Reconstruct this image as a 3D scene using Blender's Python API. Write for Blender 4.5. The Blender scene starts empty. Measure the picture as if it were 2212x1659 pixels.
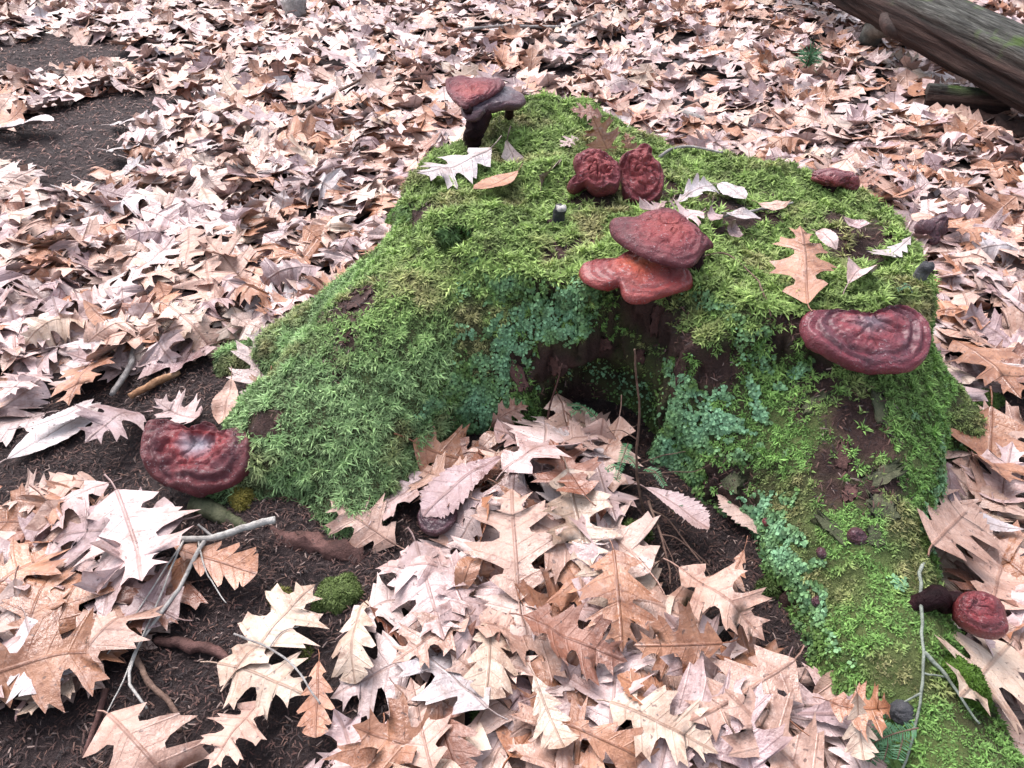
import bpy, math, random
import numpy as np
from mathutils import Vector, Matrix
from mathutils.bvhtree import BVHTree

random.seed(7)
rng = np.random.default_rng(11)
scene = bpy.context.scene
col = scene.collection

# ------------------------------------------------------------------ camera
H = 0.90                      # eye height (m), a person bending over the stump
PITCH = math.radians(39)
FPX = 1600.0                  # focal length in pixels of a 2212 px wide picture
camd = bpy.data.cameras.new('camera')
camd.sensor_width = 36.0
camd.lens = 36.0 * FPX / 2212.0
camd.clip_start = 0.02
camd.clip_end = 400
cam = bpy.data.objects.new('camera', camd)
cam.location = (0, 0, H)
cam.rotation_euler = (math.pi / 2 - PITCH, 0, 0)
col.objects.link(cam)
scene.camera = cam

# ------------------------------------------------------------------ sky and sun (overcast wood)
SUN_EL, SUN_AZ = math.radians(58), math.radians(-35)
world = bpy.data.worlds.new('World')
scene.world = world
world.use_nodes = True
wn, wl = world.node_tree.nodes, world.node_tree.links
bg = wn['Background']
sky = wn.new('ShaderNodeTexSky')
sky.sky_type = 'NISHITA'
sky.sun_disc = False
sky.sun_elevation = SUN_EL
sky.sun_rotation = SUN_AZ
sky.air_density = 1.0
sky.dust_density = 4.0
sky.ozone_density = 1.0
hs = wn.new('ShaderNodeHueSaturation')
hs.inputs['Saturation'].default_value = 0.5
wl.new(sky.outputs[0], hs.inputs['Color'])
wl.new(hs.outputs[0], bg.inputs['Color'])
bg.inputs['Strength'].default_value = 0.15
sund = bpy.data.lights.new('sun', 'SUN')
sund.energy = 1.3
sund.angle = math.radians(40)
sund.color = (1.0, 0.91, 0.94)
sun = bpy.data.objects.new('sun', sund)
sdir = Vector((math.sin(SUN_AZ) * math.cos(SUN_EL), math.cos(SUN_AZ) * math.cos(SUN_EL), math.sin(SUN_EL)))
sun.rotation_euler = sdir.to_track_quat('Z', 'Y').to_euler()
col.objects.link(sun)
scene.view_settings.view_transform = 'Standard'
scene.view_settings.look = 'None'
scene.view_settings.gamma = 1.0
scene.view_settings.exposure = 1.2
scene.render.engine = 'CYCLES'
scene.cycles.max_bounces = 5

# ------------------------------------------------------------------ helpers
FW = np.array([0, math.cos(PITCH), -math.sin(PITCH)])
UP = np.array([0, math.sin(PITCH), math.cos(PITCH)])
RT = np.array([1.0, 0, 0])
EYE = np.array([0, 0, H])


def ray(x, y):
    d = FW * FPX + RT * (x - 1106.0) - UP * (y - 829.5)
    return d / np.linalg.norm(d)


def un(x, y, z=0.0):
    d = ray(x, y)
    return EYE + d * ((z - H) / d[2])


def proj(P):
    Q = np.asarray(P, float) - EYE
    dep = Q @ FW
    return 1106 + FPX * (Q @ RT) / dep, 829.5 - FPX * (Q @ UP) / dep, dep


def h32(a):
    a = a.astype(np.uint32)
    a ^= a >> np.uint32(16); a *= np.uint32(0x7feb352d)
    a ^= a >> np.uint32(15); a *= np.uint32(0x846ca68b)
    a ^= a >> np.uint32(16)
    return a


def vnoise(P, seed=0):
    P = np.atleast_2d(np.asarray(P, float))
    I = np.floor(P).astype(np.int64)
    f = P - I
    f = f * f * (3 - 2 * f)
    out = np.zeros(len(P))
    for dx in (0, 1):
        for dy in (0, 1):
            for dz in (0, 1):
                k = (I[:, 0] + dx) * 73856093 ^ (I[:, 1] + dy) * 19349663 ^ (I[:, 2] + dz) * 83492791 ^ (seed * 2654435)
                v = h32((k & 0xffffffff)).astype(float) / 4294967295.0
                w = (f[:, 0] if dx else 1 - f[:, 0]) * (f[:, 1] if dy else 1 - f[:, 1]) * (f[:, 2] if dz else 1 - f[:, 2])
                out += w * v
    return out * 2 - 1


def fbm(P, seed=0, oct=4, gain=0.5):
    P = np.atleast_2d(np.asarray(P, float))
    a, s, t = 1.0, 0.0, 0.0
    for o in range(oct):
        s = s + a * vnoise(P * (2.03 ** o) + 17.3 * o, seed + o)
        t += a
        a *= gain
    return s / t


def mesh_np(name, V, faces, mat=None, smooth=True, attrs=None, uv=None):
    """faces: int array (n,3) or (n,4), or a list of such arrays"""
    me = bpy.data.meshes.new(name)
    V = np.ascontiguousarray(V, dtype=np.float32)
    if not isinstance(faces, list):
        faces = [faces]
    faces = [np.asarray(f, dtype=np.int32) for f in faces if len(f)]
    loops = np.concatenate([f.ravel() for f in faces])
    sizes = np.concatenate([np.full(len(f), f.shape[1], dtype=np.int32) for f in faces])
    starts = np.concatenate([[0], np.cumsum(sizes)[:-1]]).astype(np.int32)
    me.vertices.add(len(V)); me.vertices.foreach_set('co', V.ravel())
    me.loops.add(len(loops)); me.loops.foreach_set('vertex_index', loops)
    me.polygons.add(len(sizes))
    me.polygons.foreach_set('loop_start', starts)
    me.polygons.foreach_set('loop_total', sizes)
    me.polygons.foreach_set('use_smooth', np.full(len(sizes), smooth, dtype=bool))
    if uv is not None:
        l = me.uv_layers.new(name='uv')
        l.data.foreach_set('uv', np.ascontiguousarray(np.asarray(uv, dtype=np.float32)[loops]).ravel())
    for k, v in (attrs or {}).items():
        v = np.asarray(v, dtype=np.float32)
        if v.ndim == 1:
            a = me.attributes.new(k, 'FLOAT', 'POINT'); a.data.foreach_set('value', v)
        else:
            a = me.attributes.new(k, 'FLOAT_COLOR', 'POINT')
            if v.shape[1] == 3:
                v = np.concatenate([v, np.ones((len(v), 1), np.float32)], 1)
            a.data.foreach_set('color', np.ascontiguousarray(v).ravel())
    me.update(calc_edges=True)
    me.validate()
    if mat:
        me.materials.append(mat)
    return me


def link(name, me, parent=None, kind=None):
    o = bpy.data.objects.new(name, me)
    col.objects.link(o)
    if parent is not None:
        o.parent = parent
    if kind:
        o['kind'] = kind
    return o


def tag(o, label, cat, group=None):
    o['label'] = label
    o['category'] = cat
    if group:
        o['group'] = group
    return o


def empty(name, loc, label=None, cat=None, group=None):
    o = bpy.data.objects.new(name, None)
    o.location = loc
    o.empty_display_size = 0.03
    col.objects.link(o)
    if label:
        tag(o, label, cat, group)
    return o


def under(parent, name, V, F, mat, kind=None, **kw):
    """part whose world-space vertices V are stored relative to the parent's base"""
    me = mesh_np(name, np.asarray(V) - np.array(parent.location), F, mat, **kw)
    return link(name, me, parent, kind)


def surface_nets(D, org, h):
    """naive surface nets of the volume D (inside < 0)"""
    S = D < 0
    nx, ny, nz = D.shape
    cnt = np.zeros((nx - 1, ny - 1, nz - 1), np.uint8)
    for dx in (0, 1):
        for dy in (0, 1):
            for dz in (0, 1):
                cnt += S[dx:nx - 1 + dx, dy:ny - 1 + dy, dz:nz - 1 + dz]
    act = (cnt > 0) & (cnt < 8)
    idx = np.full(act.shape, -1, np.int64)
    C = np.argwhere(act)
    idx[act] = np.arange(len(C))
    corner = np.array([(i, j, k) for i in (0, 1) for j in (0, 1) for k in (0, 1)])
    vals = np.stack([D[C[:, 0] + c[0], C[:, 1] + c[1], C[:, 2] + c[2]] for c in corner], 1)
    acc = np.zeros((len(C), 3)); n = np.zeros(len(C))
    for a in range(8):
        for b in range(a + 1, 8):
            if np.abs(corner[a] - corner[b]).sum() != 1:
                continue
            va, vb = vals[:, a], vals[:, b]
            m = (va < 0) != (vb < 0)
            t = np.where(m, va / np.where(m, va - vb, 1), 0)
            p = corner[a] + t[:, None] * (corner[b] - corner[a])
            acc += np.where(m[:, None], p, 0); n += m
    V = (C + acc / n[:, None]) * h + org
    F = []
    for ax in range(3):
        u, v = (ax + 1) % 3, (ax + 2) % 3
        sl0 = [slice(None)] * 3; sl1 = [slice(None)] * 3
        sl0[ax] = slice(0, -1); sl1[ax] = slice(1, None)
        A, B = S[tuple(sl0)], S[tuple(sl1)]
        E = np.argwhere(A != B)
        ok = (E[:, u] > 0) & (E[:, v] > 0) & (E[:, u] < D.shape[u] - 1) & (E[:, v] < D.shape[v] - 1)
        E = E[ok]
        flip = A[E[:, 0], E[:, 1], E[:, 2]]
        q = []
        for (du, dv) in ((-1, -1), (0, -1), (0, 0), (-1, 0)):
            e = E.copy(); e[:, u] += du; e[:, v] += dv
            q.append(idx[e[:, 0], e[:, 1], e[:, 2]])
        q = np.stack(q, 1)
        q[~flip] = q[~flip][:, ::-1]
        F.append(q)
    return V, np.concatenate(F)


def vnormals(V, F):
    N = np.zeros_like(V)
    a, b, c = V[F[:, 0]], V[F[:, 1]], V[F[:, 2]]
    d = V[F[:, 3]] if F.shape[1] == 4 else c
    n = np.cross(c - a, d - b) if F.shape[1] == 4 else np.cross(b - a, c - a)
    for k in range(F.shape[1]):
        np.add.at(N, F[:, k], n)
    return N / np.maximum(np.linalg.norm(N, axis=1, keepdims=True), 1e-12)


def smin(a, b, k):
    hh = np.clip(0.5 + 0.5 * (b - a) / k, 0, 1)
    return b * (1 - hh) + a * hh - k * hh * (1 - hh)


def smax(a, b, k):
    return -smin(-a, -b, k)


def tube(pts, rad, sides=7, seed=0, rough=0.12, cap=True):
    pts = np.asarray(pts, float)
    n = len(pts)
    rad = np.full(n, rad) if np.isscalar(rad) else np.asarray(rad, float)
    T = np.gradient(pts, axis=0)
    T /= np.maximum(np.linalg.norm(T, axis=1, keepdims=True), 1e-9)
    a = np.array([0, 0, 1.0]) if abs(T[0][2]) < 0.9 else np.array([1.0, 0, 0])
    V = []
    r_ = np.random.default_rng(seed)
    for i in range(n):
        u = np.cross(T[i], a); u /= np.linalg.norm(u)
        w = np.cross(T[i], u); a = -w if False else a
        for k in range(sides):
            t = 2 * math.pi * k / sides
            V.append(pts[i] + (u * math.cos(t) + w * math.sin(t)) * rad[i] * (1 + r_.normal() * rough))
    F = []
    for i in range(n - 1):
        for k in range(sides):
            F.append((i * sides + k, (i + 1) * sides + k, (i + 1) * sides + (k + 1) % sides, i * sides + (k + 1) % sides))
    faces = [np.array(F)]
    if cap:
        V.append(pts[0]); V.append(pts[-1])
        c0, c1 = n * sides, n * sides + 1
        t = [(c0, k, (k + 1) % sides) for k in range(sides)]
        t += [(c1, (n - 1) * sides + (k + 1) % sides, (n - 1) * sides + k) for k in range(sides)]
        faces.append(np.array(t))
    return np.array(V), faces


def resample(pts, n):
    """smooth curve through pts"""
    pts = np.asarray(pts, float)
    m = len(pts)
    t = np.linspace(0, m - 1, n)
    out = []
    for x in t:
        i = min(int(x), m - 2); f = x - i
        p0, p1, p2, p3 = pts[max(i - 1, 0)], pts[i], pts[i + 1], pts[min(i + 2, m - 1)]
        out.append(0.5 * (2 * p1 + (p2 - p0) * f + (2 * p0 - 5 * p1 + 4 * p2 - p3) * f ** 2 + (3 * p1 - p0 - 3 * p2 + p3) * f ** 3))
    return np.array(out)


# ------------------------------------------------------------------ materials
class NT:
    def __init__(s, name):
        s.m = bpy.data.materials.new(name); s.m.use_nodes = True
        s.n = s.m.node_tree.nodes; s.l = s.m.node_tree.links
        s.b = s.n['Principled BSDF']

    def node(s, t, **kw):
        n = s.n.new(t)
        for k, v in kw.items():
            setattr(n, k, v)
        return n

    def put(s, sock, v):
        if hasattr(v, 'is_output'):
            s.l.new(v, sock)
        else:
            sock.default_value = v

    def noise(s, scale, vec=None, detail=4, rough=0.6, w=None):
        n = s.node('ShaderNodeTexNoise')
        n.inputs['Scale'].default_value = scale; n.inputs['Detail'].default_value = detail
        n.inputs['Roughness'].default_value = rough
        if vec is not None:
            s.l.new(vec, n.inputs['Vector'])
        return n.outputs['Fac']

    def ramp(s, fac, stops):
        n = s.node('ShaderNodeValToRGB')
        e = n.color_ramp.elements
        while len(e) < len(stops):
            e.new(0.5)
        for el, (p, c) in zip(e, stops):
            el.position = p; el.color = (*c, 1) if len(c) == 3 else c
        s.put(n.inputs['Fac'], fac)
        return n.outputs['Color']

    def mix(s, fac, a, b, mode='MIX'):
        n = s.node('ShaderNodeMix', data_type='RGBA', blend_type=mode)
        s.put(n.inputs[0], fac); s.put(n.inputs[6], a if hasattr(a, 'is_output') else (*a, 1)); s.put(n.inputs[7], b if hasattr(b, 'is_output') else (*b, 1))
        return n.outputs[2]

    def math(s, op, a, b=0.0, c=0.0):
        n = s.node('ShaderNodeMath', operation=op)
        s.put(n.inputs[0], a); s.put(n.inputs[1], b); s.put(n.inputs[2], c)
        return n.outputs[0]

    def mapr(s, v, a, b, c=0.0, d=1.0):
        n = s.node('ShaderNodeMapRange')
        s.put(n.inputs[0], v); n.inputs[1].default_value = a; n.inputs[2].default_value = b
        n.inputs[3].default_value = c; n.inputs[4].default_value = d
        return n.outputs[0]

    def bump(s, height, strength=0.5, dist=0.003):
        n = s.node('ShaderNodeBump')
        n.inputs['Strength'].default_value = strength; n.inputs['Distance'].default_value = dist
        s.l.new(height, n.inputs['Height'])
        s.l.new(n.outputs[0], s.b.inputs['Normal'])

    def pos(s):
        return s.node('ShaderNodeNewGeometry').outputs['Position']

    def obj(s):
        return s.node('ShaderNodeTexCoord').outputs['Object']

    def attr(s, name, out='Color'):
        n = s.node('ShaderNodeAttribute'); n.attribute_name = name
        return n.outputs[out]

    def done(s, color=None, rough=None, spec=None):
        if color is not None:
            s.put(s.b.inputs['Base Color'], color if hasattr(color, 'is_output') else (*color, 1))
        if rough is not None:
            s.put(s.b.inputs['Roughness'], rough)
        if spec is not None:
            s.put(s.b.inputs['Specular IOR Level'], spec)
        return s.m


def leaf_material(name, src):
    m = NT(name)
    base = m.node('ShaderNodeObjectInfo').outputs['Color'] if src == 'object' else m.attr('tint')
    P = m.pos()
    back = m.node('ShaderNodeNewGeometry').outputs['Backfacing']
    sep = m.node('ShaderNodeSeparateXYZ'); uvn = m.node('ShaderNodeUVMap'); uvn.uv_map = 'uv'
    m.l.new(uvn.outputs[0], sep.inputs[0])
    u = m.math('ABSOLUTE', sep.outputs[0]); v = sep.outputs[1]
    mid = m.mapr(u, 0.006, 0.018, 1, 0)
    lat = m.math('PINGPONG', m.math('MULTIPLY', v, 7.0), 0.5)
    lat = m.mapr(lat, 0.02, 0.07, 1, 0)
    vein = m.math('MAXIMUM', mid, m.math('MULTIPLY', lat, 0.30))
    n1 = m.noise(22, P, 3)
    n2 = m.noise(90, P, 4, 0.7)
    n3 = m.noise(420, P, 2)
    dark = m.mix(1.0, base, (0.56, 0.44, 0.38), 'MULTIPLY')
    c = m.mix(m.mapr(n1, 0.42, 0.68, 0, 0.85), base, dark)
    c = m.mix(m.mapr(u, 0.16, 0.42, 0, 0.45), c, dark)
    n5 = m.noise(48, P, 3, 0.6)
    c = m.mix(m.mapr(n5, 0.58, 0.66, 0, 0.6), c, m.mix(1.0, base, (0.42, 0.30, 0.27), 'MULTIPLY'))
    pale = m.mix(0.5, base, (0.62, 0.53, 0.50))
    c = m.mix(m.mapr(n2, 0.52, 0.72, 0, 0.5), c, pale)
    c = m.mix(m.mapr(n3, 0.66, 0.74, 0, 0.45), c, (0.10, 0.06, 0.045))
    c = m.mix(m.math('MULTIPLY', back, 0.38), c, (0.60, 0.50, 0.46))
    vo = m.node('ShaderNodeTexVoronoi', feature='DISTANCE_TO_EDGE'); vo.inputs['Scale'].default_value = 34
    m.l.new(uvn.outputs[0], vo.inputs['Vector'])
    net = m.mapr(vo.outputs['Distance'], 0.0, 0.09, 1, 0)
    c = m.mix(m.math('MULTIPLY', net, 0.16), c, m.mix(1.0, c, (0.5, 0.38, 0.33), 'MULTIPLY'))
    spot = m.noise(130, P, 1)
    c = m.mix(m.mapr(spot, 0.70, 0.73, 0, 0.7), c, (0.07, 0.04, 0.035))
    veinc = m.mix(1.0, c, (0.55, 0.42, 0.36), 'MULTIPLY')
    c = m.mix(m.math('MULTIPLY', vein, 0.6), c, veinc)
    hgt = m.math('ADD', m.math('MULTIPLY', vein, 0.8), m.math('ADD', m.math('MULTIPLY', n2, 1.3), m.math('MULTIPLY', n1, 1.6)))
    m.bump(hgt, 0.55, 0.004)
    wet = m.noise(9, P, 2)
    r = m.mapr(wet, 0.38, 0.62, 0.22, 0.58)
    m.done(c, r, 0.75)
    return m.m


def moss_material(name):
    m = NT(name)
    c = m.attr('tint')
    n = m.noise(60, m.pos(), 3)
    c = m.mix(m.mapr(n, 0.3, 0.7, 0.0, 0.35), c, m.mix(1.0, c, (0.45, 0.5, 0.4), 'MULTIPLY'))
    m.done(c, 0.62, 0.3)
    # thin leaves let some light through
    tr = m.node('ShaderNodeBsdfTranslucent'); m.l.new(c, tr.inputs['Color'])
    mx = m.node('ShaderNodeMixShader'); mx.inputs[0].default_value = 0.22
    out = m.n['Material Output']
    m.l.new(m.b.outputs[0], mx.inputs[1]); m.l.new(tr.outputs[0], mx.inputs[2]); m.l.new(mx.outputs[0], out.inputs[0])
    return m.m


def stump_material():
    m = NT('stump_bark')
    P = m.pos()
    c = m.attr('tint')
    n1 = m.noise(35, P, 6, 0.7); n2 = m.noise(160, P, 4, 0.7)
    c = m.mix(m.mapr(n1, 0.35, 0.7, 0, 0.8), c, m.mix(1.0, c, (0.4, 0.36, 0.36), 'MULTIPLY'))
    c = m.mix(m.mapr(n2, 0.55, 0.75, 0, 0.5), c, m.mix(1.0, c, (1.7, 1.5, 1.4), 'MULTIPLY'))
    m.bump(m.math('ADD', m.math('MULTIPLY', n1, 1.5), n2), 0.9, 0.006)
    return m.done(c, 0.8, 0.3)


def soil_material():
    m = NT('soil')
    P = m.pos()
    n1 = m.noise(5, P, 6, 0.65); n2 = m.noise(70, P, 6, 0.75); n3 = m.noise(260, P, 3, 0.7)
    near = m.ramp(m.math('ADD', m.math('MULTIPLY', n1, 0.35), m.math('MULTIPLY', n2, 0.65)),
                  [(0.3, (0.016, 0.011, 0.012)), (0.5, (0.045, 0.030, 0.030)), (0.68, (0.085, 0.058, 0.055))])
    n4 = m.noise(22, P, 5, 0.8)
    near = m.mix(m.mapr(n4, 0.48, 0.66, 0, 0.85), near, (0.010, 0.007, 0.008))
    near = m.mix(m.mapr(n3, 0.60, 0.70, 0, 0.6), near, (0.16, 0.10, 0.085))
    # far away, beyond the built leaves, the litter is a surface colour
    vor = m.node('ShaderNodeTexVoronoi'); vor.inputs['Scale'].default_value = 7; vor.inputs['Randomness'].default_value = 1
    m.l.new(P, vor.inputs['Vector'])
    far = m.ramp(vor.outputs['Color'], [(0.1, (0.17, 0.09, 0.06)), (0.5, (0.36, 0.25, 0.21)), (0.9, (0.52, 0.42, 0.39))])
    ln = m.node('ShaderNodeVectorMath', operation='LENGTH'); m.l.new(P, ln.inputs[0])
    c = m.mix(m.mapr(ln.outputs['Value'], 7.0, 9.0), near, far)
    m.bump(m.math('ADD', n2, m.math('MULTIPLY', n3, 0.6)), 1.0, 0.012)
    return m.done(c, 0.85, 0.3)


def cap_material(name, inner, mid, edge, rim, rough=0.3, dust=0.42, coat=0.35):
    m = NT(name)
    u = m.attr('zone', 'Fac')
    O = m.obj()
    n1 = m.noise(28, O, 4, 0.6); n2 = m.noise(150, O, 6, 0.75); n3 = m.noise(300, O, 3, 0.7); n6 = m.noise(60, O, 5, 0.7)
    uu = m.math('ADD', u, m.mapr(n1, 0.2, 0.8, -0.22, 0.22))
    c = m.ramp(uu, [(0.05, inner), (0.42, mid), (0.74, edge), (0.90, rim), (1.0, rim)])
    c = m.mix(m.mapr(n2, 0.5, 0.75, 0, 0.6), c, m.mix(1.0, c, (0.35, 0.3, 0.45), 'MULTIPLY'))
    cren = m.attr('crease', 'Fac')
    c = m.mix(m.math('MULTIPLY', cren, 0.45), c, (0.022, 0.012, 0.016))
    c = m.mix(m.math('MULTIPLY', m.mapr(n3, 0.57, 0.63, 0, 1), m.mapr(n6, 0.50, 0.64, 0, dust * 1.5)), c, (0.55, 0.47, 0.48))
    n4 = m.noise(14, O, 2)
    c = m.mix(m.mapr(n4, 0.60, 0.78, 0, dust * 0.35), c, (0.24, 0.15, 0.18))
    m.bump(m.math('ADD', m.math('ADD', n2, m.math('MULTIPLY', n6, 1.6)), m.math('ADD', n1, m.math('MULTIPLY', n3, 0.5))), 0.9, 0.005)
    m.b.inputs['Coat Weight'].default_value = coat
    m.b.inputs['Coat Roughness'].default_value = 0.22
    return m.done(c, m.mapr(n1, 0.3, 0.7, rough, rough + 0.3), 0.5)


def bark_material(name, a, b, c3, rough=0.75, stretch=None, spec=0.3):
    m = NT(name)
    O = m.obj()
    if stretch:
        mp = m.node('ShaderNodeMapping'); mp.inputs['Scale'].default_value = stretch
        m.l.new(O, mp.inputs['Vector']); O = mp.outputs[0]
    n1 = m.noise(14, O, 6, 0.7); n2 = m.noise(90, O, 5, 0.7)
    c = m.ramp(n1, [(0.32, a), (0.5, b), (0.68, c3)])
    c = m.mix(m.mapr(n2, 0.45, 0.7, 0, 0.7), c, m.mix(1.0, c, (0.4, 0.38, 0.38), 'MULTIPLY'))
    m.bump(m.math('ADD', n1, n2), 0.8, 0.006)
    return m.done(c, rough, spec)


LEAF_OBJ = leaf_material('oak_leaf', 'object')
LEAF_ATT = leaf_material('leaf_litter', 'attr')
MOSS = moss_material('moss_fronds')
STUMP = stump_material()
SOIL = soil_material()
CAP_RED = cap_material('cap_red_varnish', (0.19, 0.045, 0.055), (0.24, 0.024, 0.030), (0.15, 0.018, 0.026), (0.20, 0.024, 0.028))
CAP_MAROON = cap_material('cap_maroon', (0.16, 0.095, 0.12), (0.25, 0.030, 0.044), (0.12, 0.026, 0.044), (0.20, 0.026, 0.044))
CAP_ORANGE = cap_material('cap_orange_red', (0.48, 0.10, 0.04), (0.42, 0.070, 0.045), (0.27, 0.042, 0.042), (0.30, 0.038, 0.034), dust=0.6)
CAP_BROWN = cap_material('cap_brick', (0.33, 0.058, 0.052), (0.27, 0.040, 0.044), (0.19, 0.032, 0.042), (0.13, 0.022, 0.032), rough=0.5, coat=0.08)
CAP_GREY = cap_material('cap_purple_grey', (0.12, 0.085, 0.11), (0.10, 0.065, 0.09), (0.07, 0.045, 0.065), (0.09, 0.03, 0.045), rough=0.4)
CAP_PURPLE = cap_material('cap_dark_purple', (0.075, 0.020, 0.032), (0.09, 0.024, 0.036), (0.05, 0.018, 0.03), (0.08, 0.022, 0.034))
CAP_FROST = cap_material('cap_frosted_red', (0.42, 0.37, 0.42), (0.25, 0.020, 0.026), (0.10, 0.014, 0.024), (0.13, 0.018, 0.024), rough=0.42, dust=0.5, coat=0.18)
CAP_BRICK = cap_material('cap_brick_bright', (0.36, 0.065, 0.068), (0.33, 0.055, 0.060), (0.27, 0.045, 0.054), (0.20, 0.030, 0.042), rough=0.45, coat=0.1)
STEM = bark_material('fungus_stem', (0.007, 0.003, 0.004), (0.020, 0.007, 0.009), (0.045, 0.015, 0.018), 0.55, None, 0.1)
TWIG_GREY = bark_material('twig_grey', (0.16, 0.14, 0.13), (0.28, 0.26, 0.25), (0.42, 0.40, 0.38))
TWIG_PALE = bark_material('twig_peeled', (0.30, 0.28, 0.26), (0.45, 0.43, 0.40), (0.58, 0.56, 0.53))
TWIG_BROWN = bark_material('twig_brown', (0.07, 0.04, 0.03), (0.14, 0.085, 0.065), (0.24, 0.16, 0.12))
TWIG_GREEN = bark_material('twig_lichen', (0.12, 0.13, 0.11), (0.22, 0.25, 0.21), (0.36, 0.40, 0.35))
WOOD_DARK = bark_material('wood_dark', (0.014, 0.009, 0.008), (0.04, 0.022, 0.018), (0.10, 0.055, 0.045), 0.7, (1, 1, 1))
BARK_RED = bark_material('bark_reddish', (0.03, 0.013, 0.012), (0.075, 0.035, 0.03), (0.16, 0.08, 0.07))
BARK_OLIVE = bark_material('bark_olive', (0.03, 0.035, 0.018), (0.07, 0.08, 0.04), (0.15, 0.15, 0.09))
STUB_PALE = bark_material('cut_face_pale', (0.30, 0.28, 0.26), (0.50, 0.48, 0.46), (0.62, 0.60, 0.58))
STUB_GREY = bark_material('stub_grey', (0.02, 0.022, 0.026), (0.06, 0.06, 0.066), (0.16, 0.16, 0.17))


def log_material():
    m = NT('log_wood')
    O = m.obj()
    mp = m.node('ShaderNodeMapping'); mp.inputs['Scale'].default_value = (14, 0.9, 14)
    m.l.new(O, mp.inputs['Vector'])
    n1 = m.noise(3.0, mp.outputs[0], 6, 0.7); n2 = m.noise(10, mp.outputs[0], 4, 0.7); n3 = m.noise(9, O, 4)
    c = m.ramp(n1, [(0.36, (0.008, 0.005, 0.005)), (0.52, (0.036, 0.019, 0.016)), (0.70, (0.085, 0.052, 0.043))])
    side = m.attr('weather', 'Fac')
    g = m.ramp(n2, [(0.35, (0.02, 0.02, 0.018)), (0.55, (0.09, 0.09, 0.08)), (0.75, (0.22, 0.22, 0.20))])
    c = m.mix(side, c, g)
    c = m.mix(m.math('MULTIPLY', side, m.mapr(n3, 0.52, 0.66, 0, 0.8)), c, (0.10, 0.16, 0.045))
    m.bump(m.math('ADD', n1, n2), 1.0, 0.02)
    return m.done(c, 0.85, 0.2)


LOGM = log_material()


def needle_material():
    m = NT('hemlock_needles')
    n = m.noise(40, m.pos(), 2)
    return m.done(m.ramp(n, [(0.3, (0.03, 0.10, 0.045)), (0.7, (0.09, 0.22, 0.10))]), 0.45, 0.4)


NEEDLE = needle_material()

# ------------------------------------------------------------------ the stump as a solid
rim_px = [(845, 400, .28), (892, 326, .29), (1000, 286, .30), (1100, 236, .31), (1200, 222, .32), (1300, 245, .31), (1500, 300, .30), (1640, 345, .30), (1780, 380, .30), (1900, 405, .29),
          (1985, 455, .285), (2040, 530, .28), (2070, 630, .28), (2040, 720, .27), (1900, 730, .28), (1740, 715, .29), (1600, 690, .30), (1500, 680, .30),
          (1430, 600, .30), (1330, 575, .30), (1260, 610, .29), (1190, 600, .29), (1080, 590, .28), (980, 560, .28), (890, 500, .28)]
RIM = np.array([un(*p)[:2] for p in rim_px])
RIM = RIM + (RIM.mean(0) - RIM) * 0.05
x0, x1, y0, y1, z0, z1, hh = -0.78, 1.0, 0.02, 1.98, -0.07, 0.43, 0.0062
gx, gy, gz = np.arange(x0, x1, hh), np.arange(y0, y1, hh), np.arange(z0, z1, hh)


def poly_sdf(P, poly):
    d = np.full(len(P), 1e9); ins = np.zeros(len(P), bool)
    n = len(poly)
    for i in range(n):
        a, b = poly[i], poly[(i + 1) % n]
        e = b - a; w = P - a
        t = np.clip((w @ e) / (e @ e), 0, 1)
        d = np.minimum(d, np.linalg.norm(w - t[:, None] * e, axis=1))
        c = ((a[1] > P[:, 1]) != (b[1] > P[:, 1]))
        xx = a[0] + (P[:, 1] - a[1]) / (b[1] - a[1] + 1e-12) * e[0]
        ins ^= c & (P[:, 0] < xx)
    return np.where(ins, -d, d)


GX, GY = np.meshgrid(gx, gy, indexing='ij')
P2 = np.stack([GX.ravel(), GY.ravel(), np.zeros(GX.size)], 1)
sd2 = poly_sdf(P2[:, :2], RIM)
sd2 = sd2 + 0.022 * fbm(P2 * 9, 3, 3) + 0.010 * fbm(P2 * 34, 5, 2)
top = 0.300 + 0.030 * fbm(P2 * 5.5, 9, 3) + 0.014 * fbm(P2 * 22, 12, 2)
top += 0.05 * np.exp(-((P2[:, 0] - .12) ** 2 + (P2[:, 1] - 1.72) ** 2) / .03)
top -= 0.035 * np.exp(-((P2[:, 0] - .50) ** 2 + (P2[:, 1] - 1.17) ** 2) / .012)
top -= 0.03 * np.exp(-((P2[:, 0] - .08) ** 2 + (P2[:, 1] - 1.12) ** 2) / .004)
sd2 = sd2.reshape(GX.shape)[:, :, None].astype(np.float32)
top = top.reshape(GX.shape)[:, :, None].astype(np.float32)
Zg = gz[None, None, :].astype(np.float32)
Xg, Yg = gx[:, None, None].astype(np.float32), gy[None, :, None].astype(np.float32)
flare = 0.055 * np.clip((0.26 - Zg) / 0.26, 0, 2) ** 2
D = smax(sd2 - flare, Zg - top, 0.05)


def round_cone(pts, k=0.06):
    global D
    for a, b in zip(pts[:-1], pts[1:]):
        A, B = np.array(a[:3]), np.array(b[:3]); e = B - A
        t = np.clip(((Xg - A[0]) * e[0] + (Yg - A[1]) * e[1] + (Zg - A[2]) * e[2]) / (e @ e), 0, 1).astype(np.float32)
        dd = np.sqrt((Xg - A[0] - t * e[0]) ** 2 + (Yg - A[1] - t * e[1]) ** 2 + (Zg - A[2] - t * e[2]) ** 2) - (a[3] + (b[3] - a[3]) * t)
        D = smin(D, dd, k)


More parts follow.
